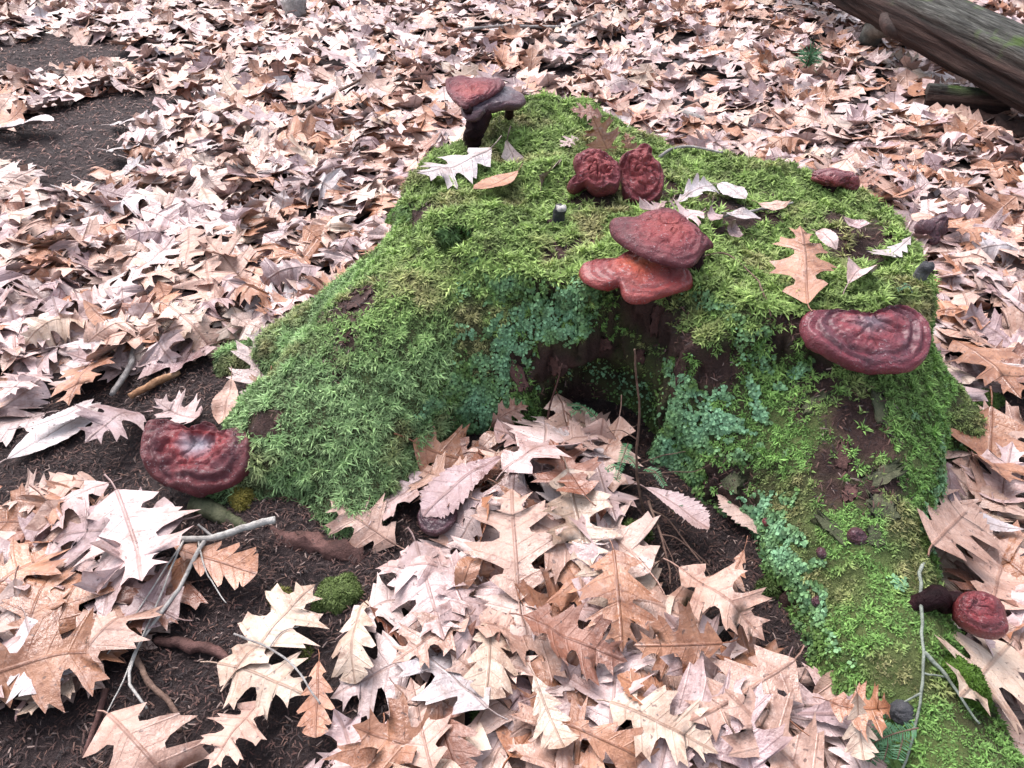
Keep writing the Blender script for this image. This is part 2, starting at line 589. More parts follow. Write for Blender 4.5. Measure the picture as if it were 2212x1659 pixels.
round_cone([(-.06, 1.22, .14, .15), (-.24, 1.06, .06, .145), (-.37, .92, .005, .11), (-.45, .83, -.03, .07)])
round_cone([(-.14, 1.12, .09, .14), (-.245, .93, .01, .10), (-.255, .80, -.02, .07)])
round_cone([(-.08, 1.12, .10, .13), (-.045, 1.065, .03, .10)], 0.04)
round_cone([(-.18, 1.26, .10, .13), (-.40, 1.19, .0, .085), (-.55, 1.165, -.01, .045)])
round_cone([(.54, 1.00, .13, .13), (.51, .84, .05, .125), (.49, .68, .0, .105), (.495, .52, -.01, .085), (.515, .36, -.02, .078), (.56, .12, -.03, .075)])
round_cone([(.60, .92, .10, .10), (.55, .80, .05, .09)])
round_cone([(.68, 1.05, .04, .11), (.765, .965, .01, .065)])
round_cone([(.37, .93, .08, .10), (.36, .84, .0, .075)], 0.05)
round_cone([(.30, 1.6, .1, .16), (.45, 1.85, .0, .1)])
round_cone([(-.02, 1.6, .1, .15), (-.25, 1.72, .0, .08)])


def carve(c, r, k=0.03):
    global D
    e = (np.sqrt(((Xg - c[0]) / r[0]) ** 2 + ((Yg - c[1]) / r[1]) ** 2 + ((Zg - c[2]) / r[2]) ** 2) - 1) * min(r)
    D = smax(D, -e, k)


carve((.15, .965, .045), (.105, .12, .085))
carve((.19, .90, .17), (.030, .10, .16), 0.02)
carve((.245, .845, .19), (.055, .05, .08), 0.02)
carve((.20, .945, .275), (.125, .065, .055), 0.02)
carve((-.34, 1.115, .155), (.028, .05, .065), 0.02)
carve((-.10, 1.165, .268), (.04, .03, .035), 0.02)

HM = np.where((D < 0).any(2), gz[0] + hh * (D.shape[2] - 1 - np.argmax((D < 0)[:, :, ::-1], axis=2)), -1.0)


def stump_h(x, y):
    i = np.clip(((np.asarray(x) - x0) / hh).astype(int), 0, len(gx) - 1)
    j = np.clip(((np.asarray(y) - y0) / hh).astype(int), 0, len(gy) - 1)
    out = HM[i, j]
    bad = (np.asarray(x) < x0) | (np.asarray(x) > gx[-1]) | (np.asarray(y) < y0) | (np.asarray(y) > gy[-1])
    return np.where(bad, -1.0, out)


SV, SF = surface_nets(D, np.array([x0, y0, z0]), hh)
del D
SN = vnormals(SV, SF)
side = np.clip(1 - np.abs(SN[:, 2]) * 1.2, 0, 1)
ang = np.arctan2(SV[:, 1] - 1.25, SV[:, 0] - .25)
fis = fbm(np.stack([SV[:, 0] * 34, SV[:, 1] * 34, SV[:, 2] * 7], 1), 21, 3)
fis = -np.clip(0.16 - np.abs(fis), 0, 1) / 0.16
disp = side * (0.020 * fis + 0.006 * fbm(SV * np.array([40, 40, 12]), 31, 3)) + 0.007 * fbm(SV * 26, 41, 3) * (1 - 0.4 * side)
SV = SV + SN * disp[:, None]
SN = vnormals(SV, SF)


# ------------------------------------------------------------------ the ground
def ground_h(x, y):
    x, y = np.asarray(x, float), np.asarray(y, float)
    P = np.stack([x, y, np.zeros_like(x)], -1).reshape(-1, 3)
    g = (0.022 * fbm(P * 1.6, 51, 3)).reshape(x.shape)
    near = np.exp(-(x ** 2 + (y - 1) ** 2) / 6)
    g = g * (0.6 + 0.8 * (1 - near))
    g = g + 0.030 * np.exp(-((x - .12) ** 2 / .045 + (y - .84) ** 2 / .03))
    g = g + 0.03 * np.exp(-((x + .42) ** 2 / .03 + (y - .78) ** 2 / .012))
    return g


n = 300
s = np.linspace(-1, 1, n)
gxs = 3.6 * s + 70 * np.sign(s) * np.clip(np.abs(s) - .72, 0, 1) ** 3 / .28 ** 3
gys = 3.0 * s + 70 * np.sign(s) * np.clip(np.abs(s) - .72, 0, 1) ** 3 / .28 ** 3 + 1.9
MX, MY = np.meshgrid(gxs, gys, indexing='ij')
MZ = ground_h(MX, MY)
Pg = np.stack([MX.ravel(), MY.ravel(), MZ.ravel()], 1)
Pg[:, 2] += 0.006 * fbm(Pg * 28, 61, 3)
I = np.arange(n * n).reshape(n, n)
GF = np.stack([I[:-1, :-1].ravel(), I[1:, :-1].ravel(), I[1:, 1:].ravel(), I[:-1, 1:].ravel()], 1)
ground = link('ground', mesh_np('ground', Pg, GF, SOIL), kind='structure')
ground['label'] = 'dark brown forest soil under the leaf litter'

BV = BVHTree.FromPolygons([tuple(v) for v in SV], [tuple(f) for f in SF.tolist()])
BG = BVHTree.FromPolygons([tuple(v) for v in Pg], [tuple(f) for f in GF.tolist()])


def hit(px, py, what='any'):
    d = Vector(ray(px, py)); e = Vector(EYE)
    r1 = BV.ray_cast(e, d) if what != 'ground' else (None,) * 4
    r2 = BG.ray_cast(e, d)
    if r1[0] is not None and (r2[0] is None or r1[3] < r2[3]):
        n_ = r1[1]
        if n_.dot(d) > 0: n_ = -n_
        return np.array(r1[0]), np.array(n_)
    if r2[0] is None:
        return un(px, py, 0.0), np.array([0, 0, 1.0])
    n_ = r2[1]
    if n_.z < 0: n_ = -n_
    return np.array(r2[0]), np.array(n_)


# ------------------------------------------------------------------ moss zones
BARE = [(770, 650, .050), (745, 720, .030), (728, 800, .018), (1120, 790, .020), (1125, 830, .022), (1210, 600, .018), (1200, 545, .030), (1255, 530, .040), (1860, 535, .080), (1800, 480, .025), (1700, 690, .045),
        (1480, 430, .085), (1560, 450, .080), (1630, 470, .060), (1400, 440, .06), (1270, 420, .05), (1200, 800, .05), (1290, 760, .04), (1860, 900, .045), (1890, 960, .035), (1820, 1010, .035),
        (1390, 680, .045), (1430, 720, .045), (1480, 740, .03), (1570, 1040, .035), (1900, 1060, .03), (900, 470, .03), (1810, 1060, .025), (1560, 790, .03), (1250, 860, .04), (1550, 500, .03), (560, 930, .03), (1680, 1300, .03), (1190, 480, .02), (1720, 880, .02), (1770, 820, .03)]
TEAL = [(1000, 620, .060), (985, 680, .04), (1150, 640, .060), (1080, 700, .05), (1080, 780, .060), (1200, 680, .060), (1140, 780, .035), (980, 830, .05), (1040, 860, .06), (930, 870, .05), (1240, 620, .04), (1470, 900, .06), (1400, 850, .05), (1560, 900, .06),
        (1620, 880, .045), (1330, 830, .06), (1700, 1150, .06), (1640, 1110, .05), (1750, 1230, .05), (1690, 1210, .05), (1990, 890, .04), (1960, 1050, .03), (1450, 960, .05), (1880, 1220, .03), (1930, 1250, .03), (1350, 900, .04), (1500, 1000, .04), (1950, 850, .03), (1090, 600, .04)]
bare_p = [(hit(x, y)[0], r) for x, y, r in BARE]
teal_p = [(hit(x, y)[0], r) for x, y, r in TEAL]


def zone_fields(P):
    w = 0.022 * np.stack([fbm(P * 30, 71, 2), fbm(P * 30, 73, 2), fbm(P * 30, 75, 2)], 1)
    Q = P + w
    b = np.zeros(len(P)); t = np.zeros(len(P))
    for c, r in bare_p:
        b = np.maximum(b, 1.6 - np.linalg.norm(Q - c, axis=1) / r)
    for c, r in teal_p:
        t = np.maximum(t, 1.25 - np.linalg.norm(Q - c, axis=1) / r * 0.9)
    return np.clip(b, 0, 1), np.clip(t, 0, 1)


# under-colour of the stump: mossy green felt where moss grows, bark where it does not
bz, tz = zone_fields(SV)
nz_ = SN[:, 2]
moss_w = np.clip(0.55 + 0.8 * fbm(SV * 9, 81, 3) + 0.35 * nz_, 0, 1) * (1 - bz)
bark_c = np.array([0.050, 0.026, 0.022]) * (0.7 + 0.9 * np.clip(fbm(SV * 20, 83, 3) + .4, 0, 1.2))[:, None]
green_c = np.array([0.060, 0.085, 0.024]) * (0.7 + 0.6 * np.clip(fbm(SV * 20, 85, 2) + .5, 0, 1.2))[:, None]
rootw = ((SV[:, 0] > .36) & (SV[:, 1] < .88))[:, None]
green_c = np.where(rootw, green_c * 1.5, green_c)
scol = bark_c * (1 - moss_w[:, None]) + green_c * moss_w[:, None]
stump = empty('tree_stump', (.25, 1.25, 0), 'broad old tree stump with spreading roots, cloaked in green moss', 'tree stump')
trunk = under(stump, 'trunk', SV, SF, STUMP, attrs={'tint': scol})


def scatter(V, F, N_, dens, r_):
    """area weighted points on quads"""
    T = np.concatenate([F[:, [0, 1, 2]], F[:, [0, 2, 3]]])
    a, b, c = V[T[:, 0]], V[T[:, 1]], V[T[:, 2]]
    ar = np.linalg.norm(np.cross(b - a, c - a), axis=1) / 2
    cum = np.cumsum(ar)
    m = int(cum[-1] * dens)
    k = np.searchsorted(cum, r_.random(m) * cum[-1])
    k = np.clip(k, 0, len(T) - 1)
    u, v = r_.random(m), r_.random(m)
    f = u + v > 1; u[f] = 1 - u[f]; v[f] = 1 - v[f]
    P = a[k] + (b - a)[k] * u[:, None] + (c - a)[k] * v[:, None]
    Nn = N_[T[k, 0]] * (1 - u - v)[:, None] + N_[T[k, 1]] * u[:, None] + N_[T[k, 2]] * v[:, None]
    return P, Nn / np.linalg.norm(Nn, axis=1, keepdims=True)


def unit(v):
    return v / np.maximum(np.linalg.norm(v, axis=-1, keepdims=True), 1e-9)


def fronds(P, Nn, length, width, tint, r_, droop=0.35, spread=0.9):
    """little bent moss shoots: 5 vertices, 3 triangles each"""
    m = len(P)
    rd = r_.normal(size=(m, 3))
    lat = unit(rd - (rd * Nn).sum(1, keepdims=True) * Nn)
    d0 = unit(Nn + lat * spread * r_.random((m, 1)) * 1.2)
    d1 = unit(d0 + lat * 0.9 + np.array([0, 0, -droop]))
    sd = unit(np.cross(d0, lat + 0.3 * r_.normal(size=(m, 3))))
    L = length[:, None]; W = width[:, None]
    b0 = P - Nn * 0.002
    m0 = b0 + d0 * L * 0.55
    t0 = m0 + d1 * L * 0.55
    V = np.stack([b0 - sd * W * .35, b0 + sd * W * .35, m0 - sd * W * .6, m0 + sd * W * .6, t0], 1).reshape(-1, 3)
    o = (np.arange(m) * 5)[:, None]
    T = np.concatenate([o + np.array([0, 1, 3]), o + np.array([0, 3, 2]), o + np.array([2, 3, 4])])
    return V, T, np.repeat(tint, 5, axis=0)


def scales(P, Nn, rad, tint, r_):
    """small rounded leafy scales: 6 vertices, 4 triangles each"""
    m = len(P)
    rd = r_.normal(size=(m, 3))
    lat = unit(rd - (rd * Nn).sum(1, keepdims=True) * Nn)
    down = np.array([0, 0, -1.0]) - (-Nn[:, 2:3]) * Nn
    lat = unit(lat * 0.9 + down * 0.3)
    nn = unit(Nn + np.array([0, 0, .35]) + lat * (0.2 + 0.5 * r_.random((m, 1))))
    fwd = unit(lat - (lat * nn).sum(1, keepdims=True) * nn)
    sd = np.cross(nn, fwd)
    c = P + Nn * (0.0010 + 0.006 * r_.random((m, 1)))
    R = rad[:, None]
    k = [(-.9, -.15), (-.9, .25), (-.2, .85), (.75, .6), (1.0, -.1), (.2, -.9)]
    V = np.stack([c + fwd * R * a + sd * R * b - nn * R * 0.25 * (a * a + b * b) for a, b in k], 1).reshape(-1, 3)
    o = (np.arange(m) * 6)[:, None]
    T = np.concatenate([o + np.array(t) for t in ((0, 4, 5), (0, 3, 4), (0, 2, 3), (0, 1, 2))])
    return V, T, np.repeat(tint, 6, axis=0)


r2 = np.random.default_rng(5)
MP, MN = scatter(SV, SF, SN, 270000, r2)
g_ = ground_h(MP[:, 0], MP[:, 1])
keep = (MP[:, 2] > g_ - 0.004)
view = unit(EYE - MP)
facing = (view * MN).sum(1)
keep &= (facing > -0.15) | (r2.random(len(MP)) < 0.12)
MP, MN, facing = MP[keep], MN[keep], facing[keep]
bz, tz = zone_fields(MP)
big = fbm(MP * 7, 91, 3); mid = fbm(MP * 24, 93, 3); fine = fbm(MP * 70, 95, 2); clump = fbm(MP * 105, 96, 2)
front = (MP[:, 0] > -0.16) & (MN[:, 2] < 0.55)
leftflank = (MP[:, 0] < -0.10) & (MP[:, 1] < 1.4)
teal_sc = tz * 0.75 + np.where(front, 0.30, -0.45) + 0.40 * big + 0.55 * mid + 0.45 * fbm(MP * 48, 101, 2) - np.where(leftflank, 0.35, 0)
is_teal = teal_sc + 0.5 * (r2.random(len(MP)) - .5) > 0.50
gap = np.where(MN[:, 2] > 0.45, -0.42, np.where(leftflank, -0.38, np.where((MP[:, 0] > .38) & (MP[:, 1] < .86), -.38, 0.02)))
grow = (1 - 1.5 * bz) + 0.9 * mid + 0.5 * fine + 0.5 * big
cavity = (np.abs(MP[:, 0] - .155) < .105) & (MP[:, 1] > .9) & (MP[:, 1] < 1.12) & (MP[:, 2] < .16)
alive = (grow + 0.75 * clump > 0.26 + gap) & ~(cavity & (r2.random(len(MP)) < .93))
fism = np.abs(fbm(np.stack([MP[:, 0] * 34, MP[:, 1] * 34, MP[:, 2] * 7], 1), 21, 3))
alive &= ~((fism < .055) & (MN[:, 2] < .5) & (MP[:, 0] > -.12) & (MP[:, 2] > .03))
# feathery moss
s1 = alive & ~is_teal
P_, N_ = MP[s1], MN[s1]
m_ = len(P_)
b_, md_, cl_ = big[s1], mid[s1], clump[s1]
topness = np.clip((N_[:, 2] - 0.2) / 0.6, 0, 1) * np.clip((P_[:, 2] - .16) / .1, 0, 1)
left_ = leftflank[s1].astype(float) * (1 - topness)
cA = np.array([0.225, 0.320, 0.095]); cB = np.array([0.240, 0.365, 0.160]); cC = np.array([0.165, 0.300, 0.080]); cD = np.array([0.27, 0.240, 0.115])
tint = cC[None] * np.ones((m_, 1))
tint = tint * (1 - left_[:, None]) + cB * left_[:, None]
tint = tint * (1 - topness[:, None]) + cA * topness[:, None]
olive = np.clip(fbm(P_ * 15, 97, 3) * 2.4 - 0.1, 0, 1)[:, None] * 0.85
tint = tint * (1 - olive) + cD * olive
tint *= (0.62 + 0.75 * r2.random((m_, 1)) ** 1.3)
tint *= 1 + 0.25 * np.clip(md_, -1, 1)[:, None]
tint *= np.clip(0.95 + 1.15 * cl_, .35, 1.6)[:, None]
tall = 0.55 + 0.45 * np.maximum(topness, left_ * .8)
L_ = (0.006 + 0.009 * r2.random(m_)) * tall * (1.0 + 0.4 * np.clip(md_, -.6, 1)) * np.clip(1 + 1.3 * cl_, .45, 1.9)
W_ = (0.0016 + 0.0014 * r2.random(m_)) * (0.8 + 0.35 * topness)
V, T, C = fronds(P_, N_, L_, W_, tint, r2)
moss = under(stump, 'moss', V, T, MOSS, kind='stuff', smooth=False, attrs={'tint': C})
# scale-like liverwort, sea-green
s2 = alive & is_teal & (r2.random(len(MP)) < 0.9)
P_, N_ = MP[s2], MN[s2]
m_ = len(P_)
k = np.clip(0.45 + 0.9 * fbm(P_ * 16, 99, 3) + 0.7 * fbm(P_ * 60, 103, 2) + 0.4 * (tz[s2] - .5), 0, 1)[:, None]
tint = (np.array([0.13, 0.23, 0.06]) * (1 - k) + np.array([0.25, 0.47, 0.27]) * k) * (0.45 + 1.05 * r2.random((m_, 1)))
V, T, C = scales(P_, N_, 0.0016 + 0.0022 * r2.random(m_), tint, r2)
liver = under(stump, 'liverwort', V, T, MOSS, kind='stuff', smooth=False, attrs={'tint': C})
liver['label'] = 'sea-green scaly liverwort on the stump front'
print('moss', s1.sum(), 'liverwort', s2.sum())


# bark plates and debris that belong to the stump
def plate(px, py, wpx, hpx, rot, mat, seed, label=None, lift=-0.001, parent=stump, curl=0.12):
    c, nrm = hit(px, py)
    dep = proj(c)[2]
    w, h2 = wpx / FPX * dep, hpx / FPX * dep
    zz = np.array([0, 0, 1.0]); upv = unit(zz - (zz @ nrm) * nrm + 1e-6)
    rt = np.cross(upv, nrm)
    ca, sa = math.cos(rot), math.sin(rot)
    a, b = rt * ca + upv * sa, -rt * sa + upv * ca
    r_ = np.random.default_rng(seed)
    nu, nv = 9, 7
    V = []
    for lay in (0, 1):
        for i in range(nu):
            for j in range(nv):
                u, v = i / (nu - 1) * 2 - 1, j / (nv - 1) * 2 - 1
                e = 1 - 0.45 * r_.random() * (abs(u) > .9 or abs(v) > .9)
                hgt = lift + curl * w * 0.25 * u * u + (0.002 + 0.003 * r_.random()) * (1 if lay == 0 else 0) - (0.012 if lay else 0)
                V.append(c + a * u * w / 2 * e * (1 - .3 * v * v) + b * v * h2 / 2 * e + nrm * hgt)
    k = nu * nv
    F = []
    for i in range(nu - 1):
        for j in range(nv - 1):
            q = [i * nv + j, (i + 1) * nv + j, (i + 1) * nv + j + 1, i * nv + j + 1]
            F.append(q); F.append([x + k for x in q[::-1]])
    edge = [i * nv for i in range(nu)] + [(nu - 1) * nv + j for j in range(1, nv)] + [i * nv + nv - 1 for i in range(nu - 2, -1, -1)] + [j for j in range(nv - 2, 0, -1)]
    for p, q in zip(edge, edge[1:] + edge[:1]):
        F.append([p, p + k, q + k, q])
    o = under(parent, 'bark_plate', np.array(V), np.array(F), mat)
    if label:
        o['label'] = label
    return o


for i, (px, py, w, h2, rot, mt) in enumerate([(1120, 815, 36, 85, .1, BARK_RED), (770, 650, 60, 90, .3, BARK_RED), (745, 725, 34, 60, .2, BARK_RED), (1212, 600, 26, 46, 0, BARK_RED), (1200, 790, 60, 50, .6, BARK_RED),
                                              (1300, 745, 50, 36, .5, BARK_RED), (1820, 985, 40, 75, .3, BARK_RED), (1835, 1065, 36, 50, .2, BARK_RED), (1900, 1030, 46, 130, -.9, BARK_OLIVE), (1905, 1095, 75, 85, -.2, BARK_OLIVE),
                                              (1890, 1160, 40, 60, .2, BARK_OLIVE), (1800, 1145, 36, 110, 1.1, BARK_OLIVE), (1420, 690, 40, 90, 0, BARK_RED), (1385, 770, 30, 40, .2, BARK_RED), (1900, 880, 40, 90, .1, BARK_OLIVE),
                                              (1580, 1040, 60, 60, .3, BARK_OLIVE), (725, 800, 22, 40, -.2, BARK_RED), (1470, 800, 30, 70, 0, BARK_RED), (1760, 870, 30, 80, .1, BARK_OLIVE), (600, 905, 14, 36, -.1, BARK_RED)]):
    plate(px, py, w, h2, rot, mt, 200 + i)

# cut stub with a pale face, and a weathered grey stub
for (px, py, rad, hgt, m1, m2) in [(1206, 480, .011, .030, STUB_GREY, STUB_PALE), (1982, 612, .010, .034, STUB_GREY, STUB_GREY)]:
    c, nrm = hit(px, py)
    pts = resample([c - [0, 0, .02], c + [0, 0, hgt * .5], c + [.003, -.004, hgt]], 8)
    V, F = tube(pts, np.linspace(rad * 1.1, rad, 8), 12, 3, 0.06)
    st = under(stump, 'branch_stub', V, F, m1)
    th = np.linspace(0, 2 * math.pi, 13)[:-1]
    t = pts[-1]
    V = np.array([t + [rad * .93 * math.cos(a), rad * .93 * math.sin(a), .002 + .002 * math.sin(3 * a)] for a in th] + [t + [rad * .93 * math.cos(a), rad * .93 * math.sin(a), -.003] for a in th] + [t + [0, 0, .003]])
    F = [np.array([(i, 24, (i + 1) % 12)[::-1] for i in range(12)]), np.array([(i, (i + 1) % 12, 12 + (i + 1) % 12, 12 + i)[::-1] for i in range(12)])]
    o = link('cut_face', mesh_np('cut_face', V - np.array(stump.location), F, m2), st)

# ------------------------------------------------------------------ leaf shapes
OAK = [(0, 0), (.04, .02), (.14, .09), (.25, .165), (.20, .205), (.13, .22), (.11, .26), (.17, .30), (.27, .345), (.40, .41), (.345, .43), (.43, .525), (.32, .50), (.20, .50), (.135, .52), (.125, .56), (.20, .61), (.28, .65), (.38, .71),
       (.29, .715), (.30, .80), (.18, .745), (.10, .745), (.09, .79), (.12, .84), (.175, .915), (.09, .885), (.05, .92), (0, 1)]
OAK_FAR = [(0, 0), (.25, .165), (.12, .23), (.24, .33), (.42, .45), (.20, .50), (.13, .55), (.37, .70), (.10, .75), (.16, .90), (0, 1)]
WHITE = [(0, 0), (.03, .03), (.08, .10), (.12, .15), (.16, .10), (.20, .08), (.25, .20), (.30, .27), (.34, .22), (.38, .12), (.43, .22), (.49, .34), (.54, .30), (.58, .16), (.63, .25), (.69, .33), (.74, .26), (.78, .16), (.83, .20), (.88, .20), (.93, .15), (.97, .08), (1, 0)]


def leaf_rows(kind, side_seed):
    """midrib anchor and edge point (x, y) of each rib on one side"""
    r_ = np.random.default_rng(side_seed)
    if kind in ('oak', 'far'):
        e = np.array(OAK if kind == 'oak' else OAK_FAR)
        g = np.interp(e[:, 1], np.linspace(0, 1, 6), 1 + r_.normal(0, .13, 6))
        x = e[:, 0] * g * (1 + r_.normal(0, .04, len(e)))
        y = e[:, 1] + np.interp(e[:, 1], np.linspace(0, 1, 6), np.concatenate([[0], r_.normal(0, .018, 4), [0]]))
        return np.clip(np.maximum.accumulate(y - .40 * e[:, 0]), 0, 1), x, y
    if kind == 'white':
        s_, w = np.array(WHITE).T
        w = w * np.interp(s_, np.linspace(0, 1, 6), 1 + r_.normal(0, .13, 6))
        sk = .65
    elif kind == 'chestnut':
        s_ = np.linspace(0, 1, 34)
        w = 0.27 * np.sin(np.pi * np.clip(s_ ** 1.25, 0, 1)) ** 0.8
        w = w * np.where(np.arange(34) % 2 == 0, 1.0, 0.84) * (1 + r_.normal(0, .03, 34)); sk = .6
    else:
        s_ = np.linspace(0, 1, 22)
        w = 0.26 * np.sin(np.pi * s_ ** 0.85) ** 0.85 * np.where(np.arange(22) % 2 == 0, 1.0, 0.94); sk = .5
    w[0] = w[-1] = 0
    a = sk * np.clip((1 - s_) / .25, 0.3, 1)
    return s_, w * np.cos(a), s_ + w * np.sin(a)


def bend(V, phi, k):
    if abs(k) < 1e-4:
        return V
    c, s_ = math.cos(phi), math.sin(phi)
    x = V[:, 0] * c + V[:, 1] * s_; y = -V[:, 0] * s_ + V[:, 1] * c
    z = V[:, 2]
    x2 = np.sin(k * x) * (1 / k - z); z2 = 1 / k - np.cos(k * x) * (1 / k - z)
    return np.stack([x2 * c - y * s_, x2 * s_ + y * c, z2], 1)


def make_leaf(kind, seed, K=2, curl=1.0, petiole=True, fold=None, bends=None):
    r_ = np.random.default_rng(seed)
    sl, xl, yl = leaf_rows(kind, seed * 2 + 1)
    sr, xr, yr = leaf_rows(kind, seed * 2 + 2)
    n_ = len(sl)
    cols = []
    uv = []
    smid = (sl + sr) / 2
    for q in range(-K, K + 1):
        f = abs(q) / K
        x_, y_ = (xl, yl) if q < 0 else (xr, yr)
        cols.append(np.stack([np.sign(q) * x_ * f, smid * (1 - f) + y_ * f - .5, np.zeros(n_)], 1))
        uv.append(np.stack([np.sign(q) * x_ * f, smid], 1))
    nc = 2 * K + 1
    V = np.stack(cols, 1).reshape(-1, 3); UV = np.stack(uv, 1).reshape(-1, 2)
    V[:, 0] *= 0.92
    F = np.array([(i * nc + j, i * nc + j + 1, (i + 1) * nc + j + 1, (i + 1) * nc + j) for i in range(n_ - 1) for j in range(nc - 1)])
    # relief: fold at the midrib, cupped lobes, curled tips
    fo = (r_.uniform(-.12, .30) if fold is None else fold) * min(curl, 1.6)
    V[:, 2] += fo * np.abs(V[:, 0])
    V[:, 2] += curl * 0.075 * fbm(V * 3.2 + seed * 7.7, seed, 2)
    V[:, 2] += curl * 0.35 * (np.abs(UV[:, 0]) ** 2) * vnoise(np.stack([UV[:, 1] * 5, np.sign(UV[:, 0]) * 3, np.zeros(len(V))], 1), seed + 3)
    bl = bends if bends is not None else [(r_.uniform(0, math.pi), r_.normal(0, 1.1) * curl), (math.pi / 2 + r_.normal(0, .3), r_.normal(.2, .7) * curl)]
    for phi, k in bl:
        V = bend(V, phi, k)
    faces = [F]
    if petiole:
        b = V[K]; d = unit(V[K] - V[nc + K]); L = r_.uniform(.10, .22)
        o = len(V); pv = []
        for t in (0, .5, 1):
            c = b + d * L * t + np.array([.03 * t * t, 0, .02 * t])
            for a in range(3):
                th = a * 2.094
                pv.append(c + np.array([math.cos(th) * .009, 0, math.sin(th) * .009]))
        pf = [(o + i * 3 + a, o + i * 3 + (a + 1) % 3, o + (i + 1) * 3 + (a + 1) % 3, o + (i + 1) * 3 + a) for i in range(2) for a in range(3)]
        V = np.concatenate([V, pv]); UV = np.concatenate([UV, np.zeros((9, 2))]); faces = [np.concatenate([F, np.array(pf)])]
    V[:, 2] -= np.percentile(V[:, 2], 20)
    return V, faces[0], UV


PAL = {'pale pinkish': (.52, .385, .375), 'whitish': (.50, .450, .460), 'cream': (.50, .385, .300), 'light tan': (.47, .300, .235), 'orange-brown': (.385, .180, .100),
       'rusty brown': (.25, .105, .066), 'mauve-brown': (.33, .225, .230)}
KN = {'oak': 'pointed-lobed oak leaf', 'white': 'round-lobed oak leaf', 'chestnut': 'saw-toothed oak leaf', 'beech': 'oval beech leaf'}
ON = {'oak': 'oak_leaf', 'white': 'oak_leaf', 'chestnut': 'oak_leaf', 'beech': 'beech_leaf'}


def leaf_mesh(kind, seed, **kw):
    V, F, UV = make_leaf(kind, seed, **kw)
    return mesh_np('leaf_' + kind, V, F, LEAF_OBJ, uv=UV)


def put_leaf(me, kind, M, color, label, group=None):
    o = link(ON[kind], me)
    o.matrix_world = M
    c = np.array(color) * (1 + random.uniform(-.12, .12))
    o.color = (*c, 1)
    tag(o, label, 'leaf', group)
    return o


def frame(c, ydir, nrm, L):
    y = unit(np.asarray(ydir, float)); z = unit(np.asarray(nrm, float) - (np.asarray(nrm, float) @ y) * y); x = np.cross(y, z)
    M = Matrix(((x[0] * L, y[0] * L, z[0] * L, c[0]), (x[1] * L, y[1] * L, z[1] * L, c[1]), (x[2] * L, y[2] * L, z[2] * L, c[2]), (0, 0, 0, 1)))
    return M


hand_spots = []


def hand_leaf(b, t, kind, colour, label, seed, lift=.012, curl=.8, flip=False, roll=0.0, standing=None, group=None, scale=1.0, rise=0.0, narrow=1.0, **kw):
    """leaf from its stalk pixel b to its tip pixel t, laid on the surface seen there"""
    pb, nb = hit(*b); pt, nt = hit(*t)
    if standing is None:
        pb = un(*b, pb[2] + lift); pt = un(*t, pt[2] + lift + rise)
        lift = 0.0
    if standing is not None:                       # tip raised above the base point
        d = ray(*t); k = pb[1] + standing
        pt = EYE + d * (k / d[1]); nt = nb
    c = (pb + pt) / 2; nrm = unit(nb + nt)
    if standing is not None:
        nrm = unit(np.array([0, -1.0, .5]))
    y = pt - pb
    L = min(np.linalg.norm(y) * 1.04 * scale, .20)
    nrm = unit(nrm + roll * np.cross(unit(y), nrm))
    if flip:
        nrm = -nrm
    me = leaf_mesh(kind, seed, curl=curl * 1.2, **kw)
    c = c + np.array([0, 0, lift])
    gsurf = max(float(ground_h(c[0], c[1])), float(stump_h(c[0], c[1])) if standing is None else -1)
    c[2] = max(c[2], gsurf + 0.008)
    hand_spots.append((c[0], c[1], L))
    M = frame(c, y, nrm, L) @ Matrix.Diagonal((narrow, 1, 1, 1))
    return put_leaf(me, kind, M, PAL[colour], label, group)


hl = hand_leaf
# on the stump
hl((1745, 668), (1728, 478), 'oak', 'orange-brown', 'tan pointed-lobed oak leaf lying flat on the moss above the kidney-shaped bracket', 3, lift=.016, curl=.5, fold=.15, rise=.045, narrow=.72)
hl((1046, 338), (918, 384), 'oak', 'whitish', 'white arched oak leaf below the tall stalked bracket on the stump', 4, lift=.024, curl=.7, fold=-.3, scale=1.2)
hl((1108, 378), (1036, 408), 'beech', 'orange-brown', 'small oval brown beech leaf on the stump moss', 5, lift=.014, curl=.4, scale=1.3, rise=.012)
hl((1082, 318), (1200, 380), 'oak', 'mauve-brown', 'curled mauve-brown oak leaf beside the small oval leaf on the stump', 6, lift=.022, curl=1.3, flip=True, scale=1.25)
hl((1318, 335), (1283, 258), 'oak', 'orange-brown', 'orange-brown oak leaf standing upright behind the twin lumpy brackets', 7, lift=0, curl=.5, standing=.02, scale=1.15)
hl((1360, 335), (1352, 292), 'oak', 'orange-brown', 'orange-brown oak leaf tucked behind the taller wrinkled bracket', 8, lift=0, curl=.6, standing=.015, scale=1.3)
hl((1250, 300), (1210, 318), 'oak', 'pale pinkish', 'pale pinkish oak leaf lying on moss beside the upright orange leaf', 9, lift=.008, curl=.4)
hl((1300, 250), (1232, 236), 'oak', 'rusty brown', 'rusty brown oak leaf on the back rim of the stump', 10, lift=.014, curl=.8)
hl((1965, 520), (1902, 562), 'white', 'whitish', 'small white oak leaf beside the purple stalked bracket', 12, lift=.014, curl=.5)
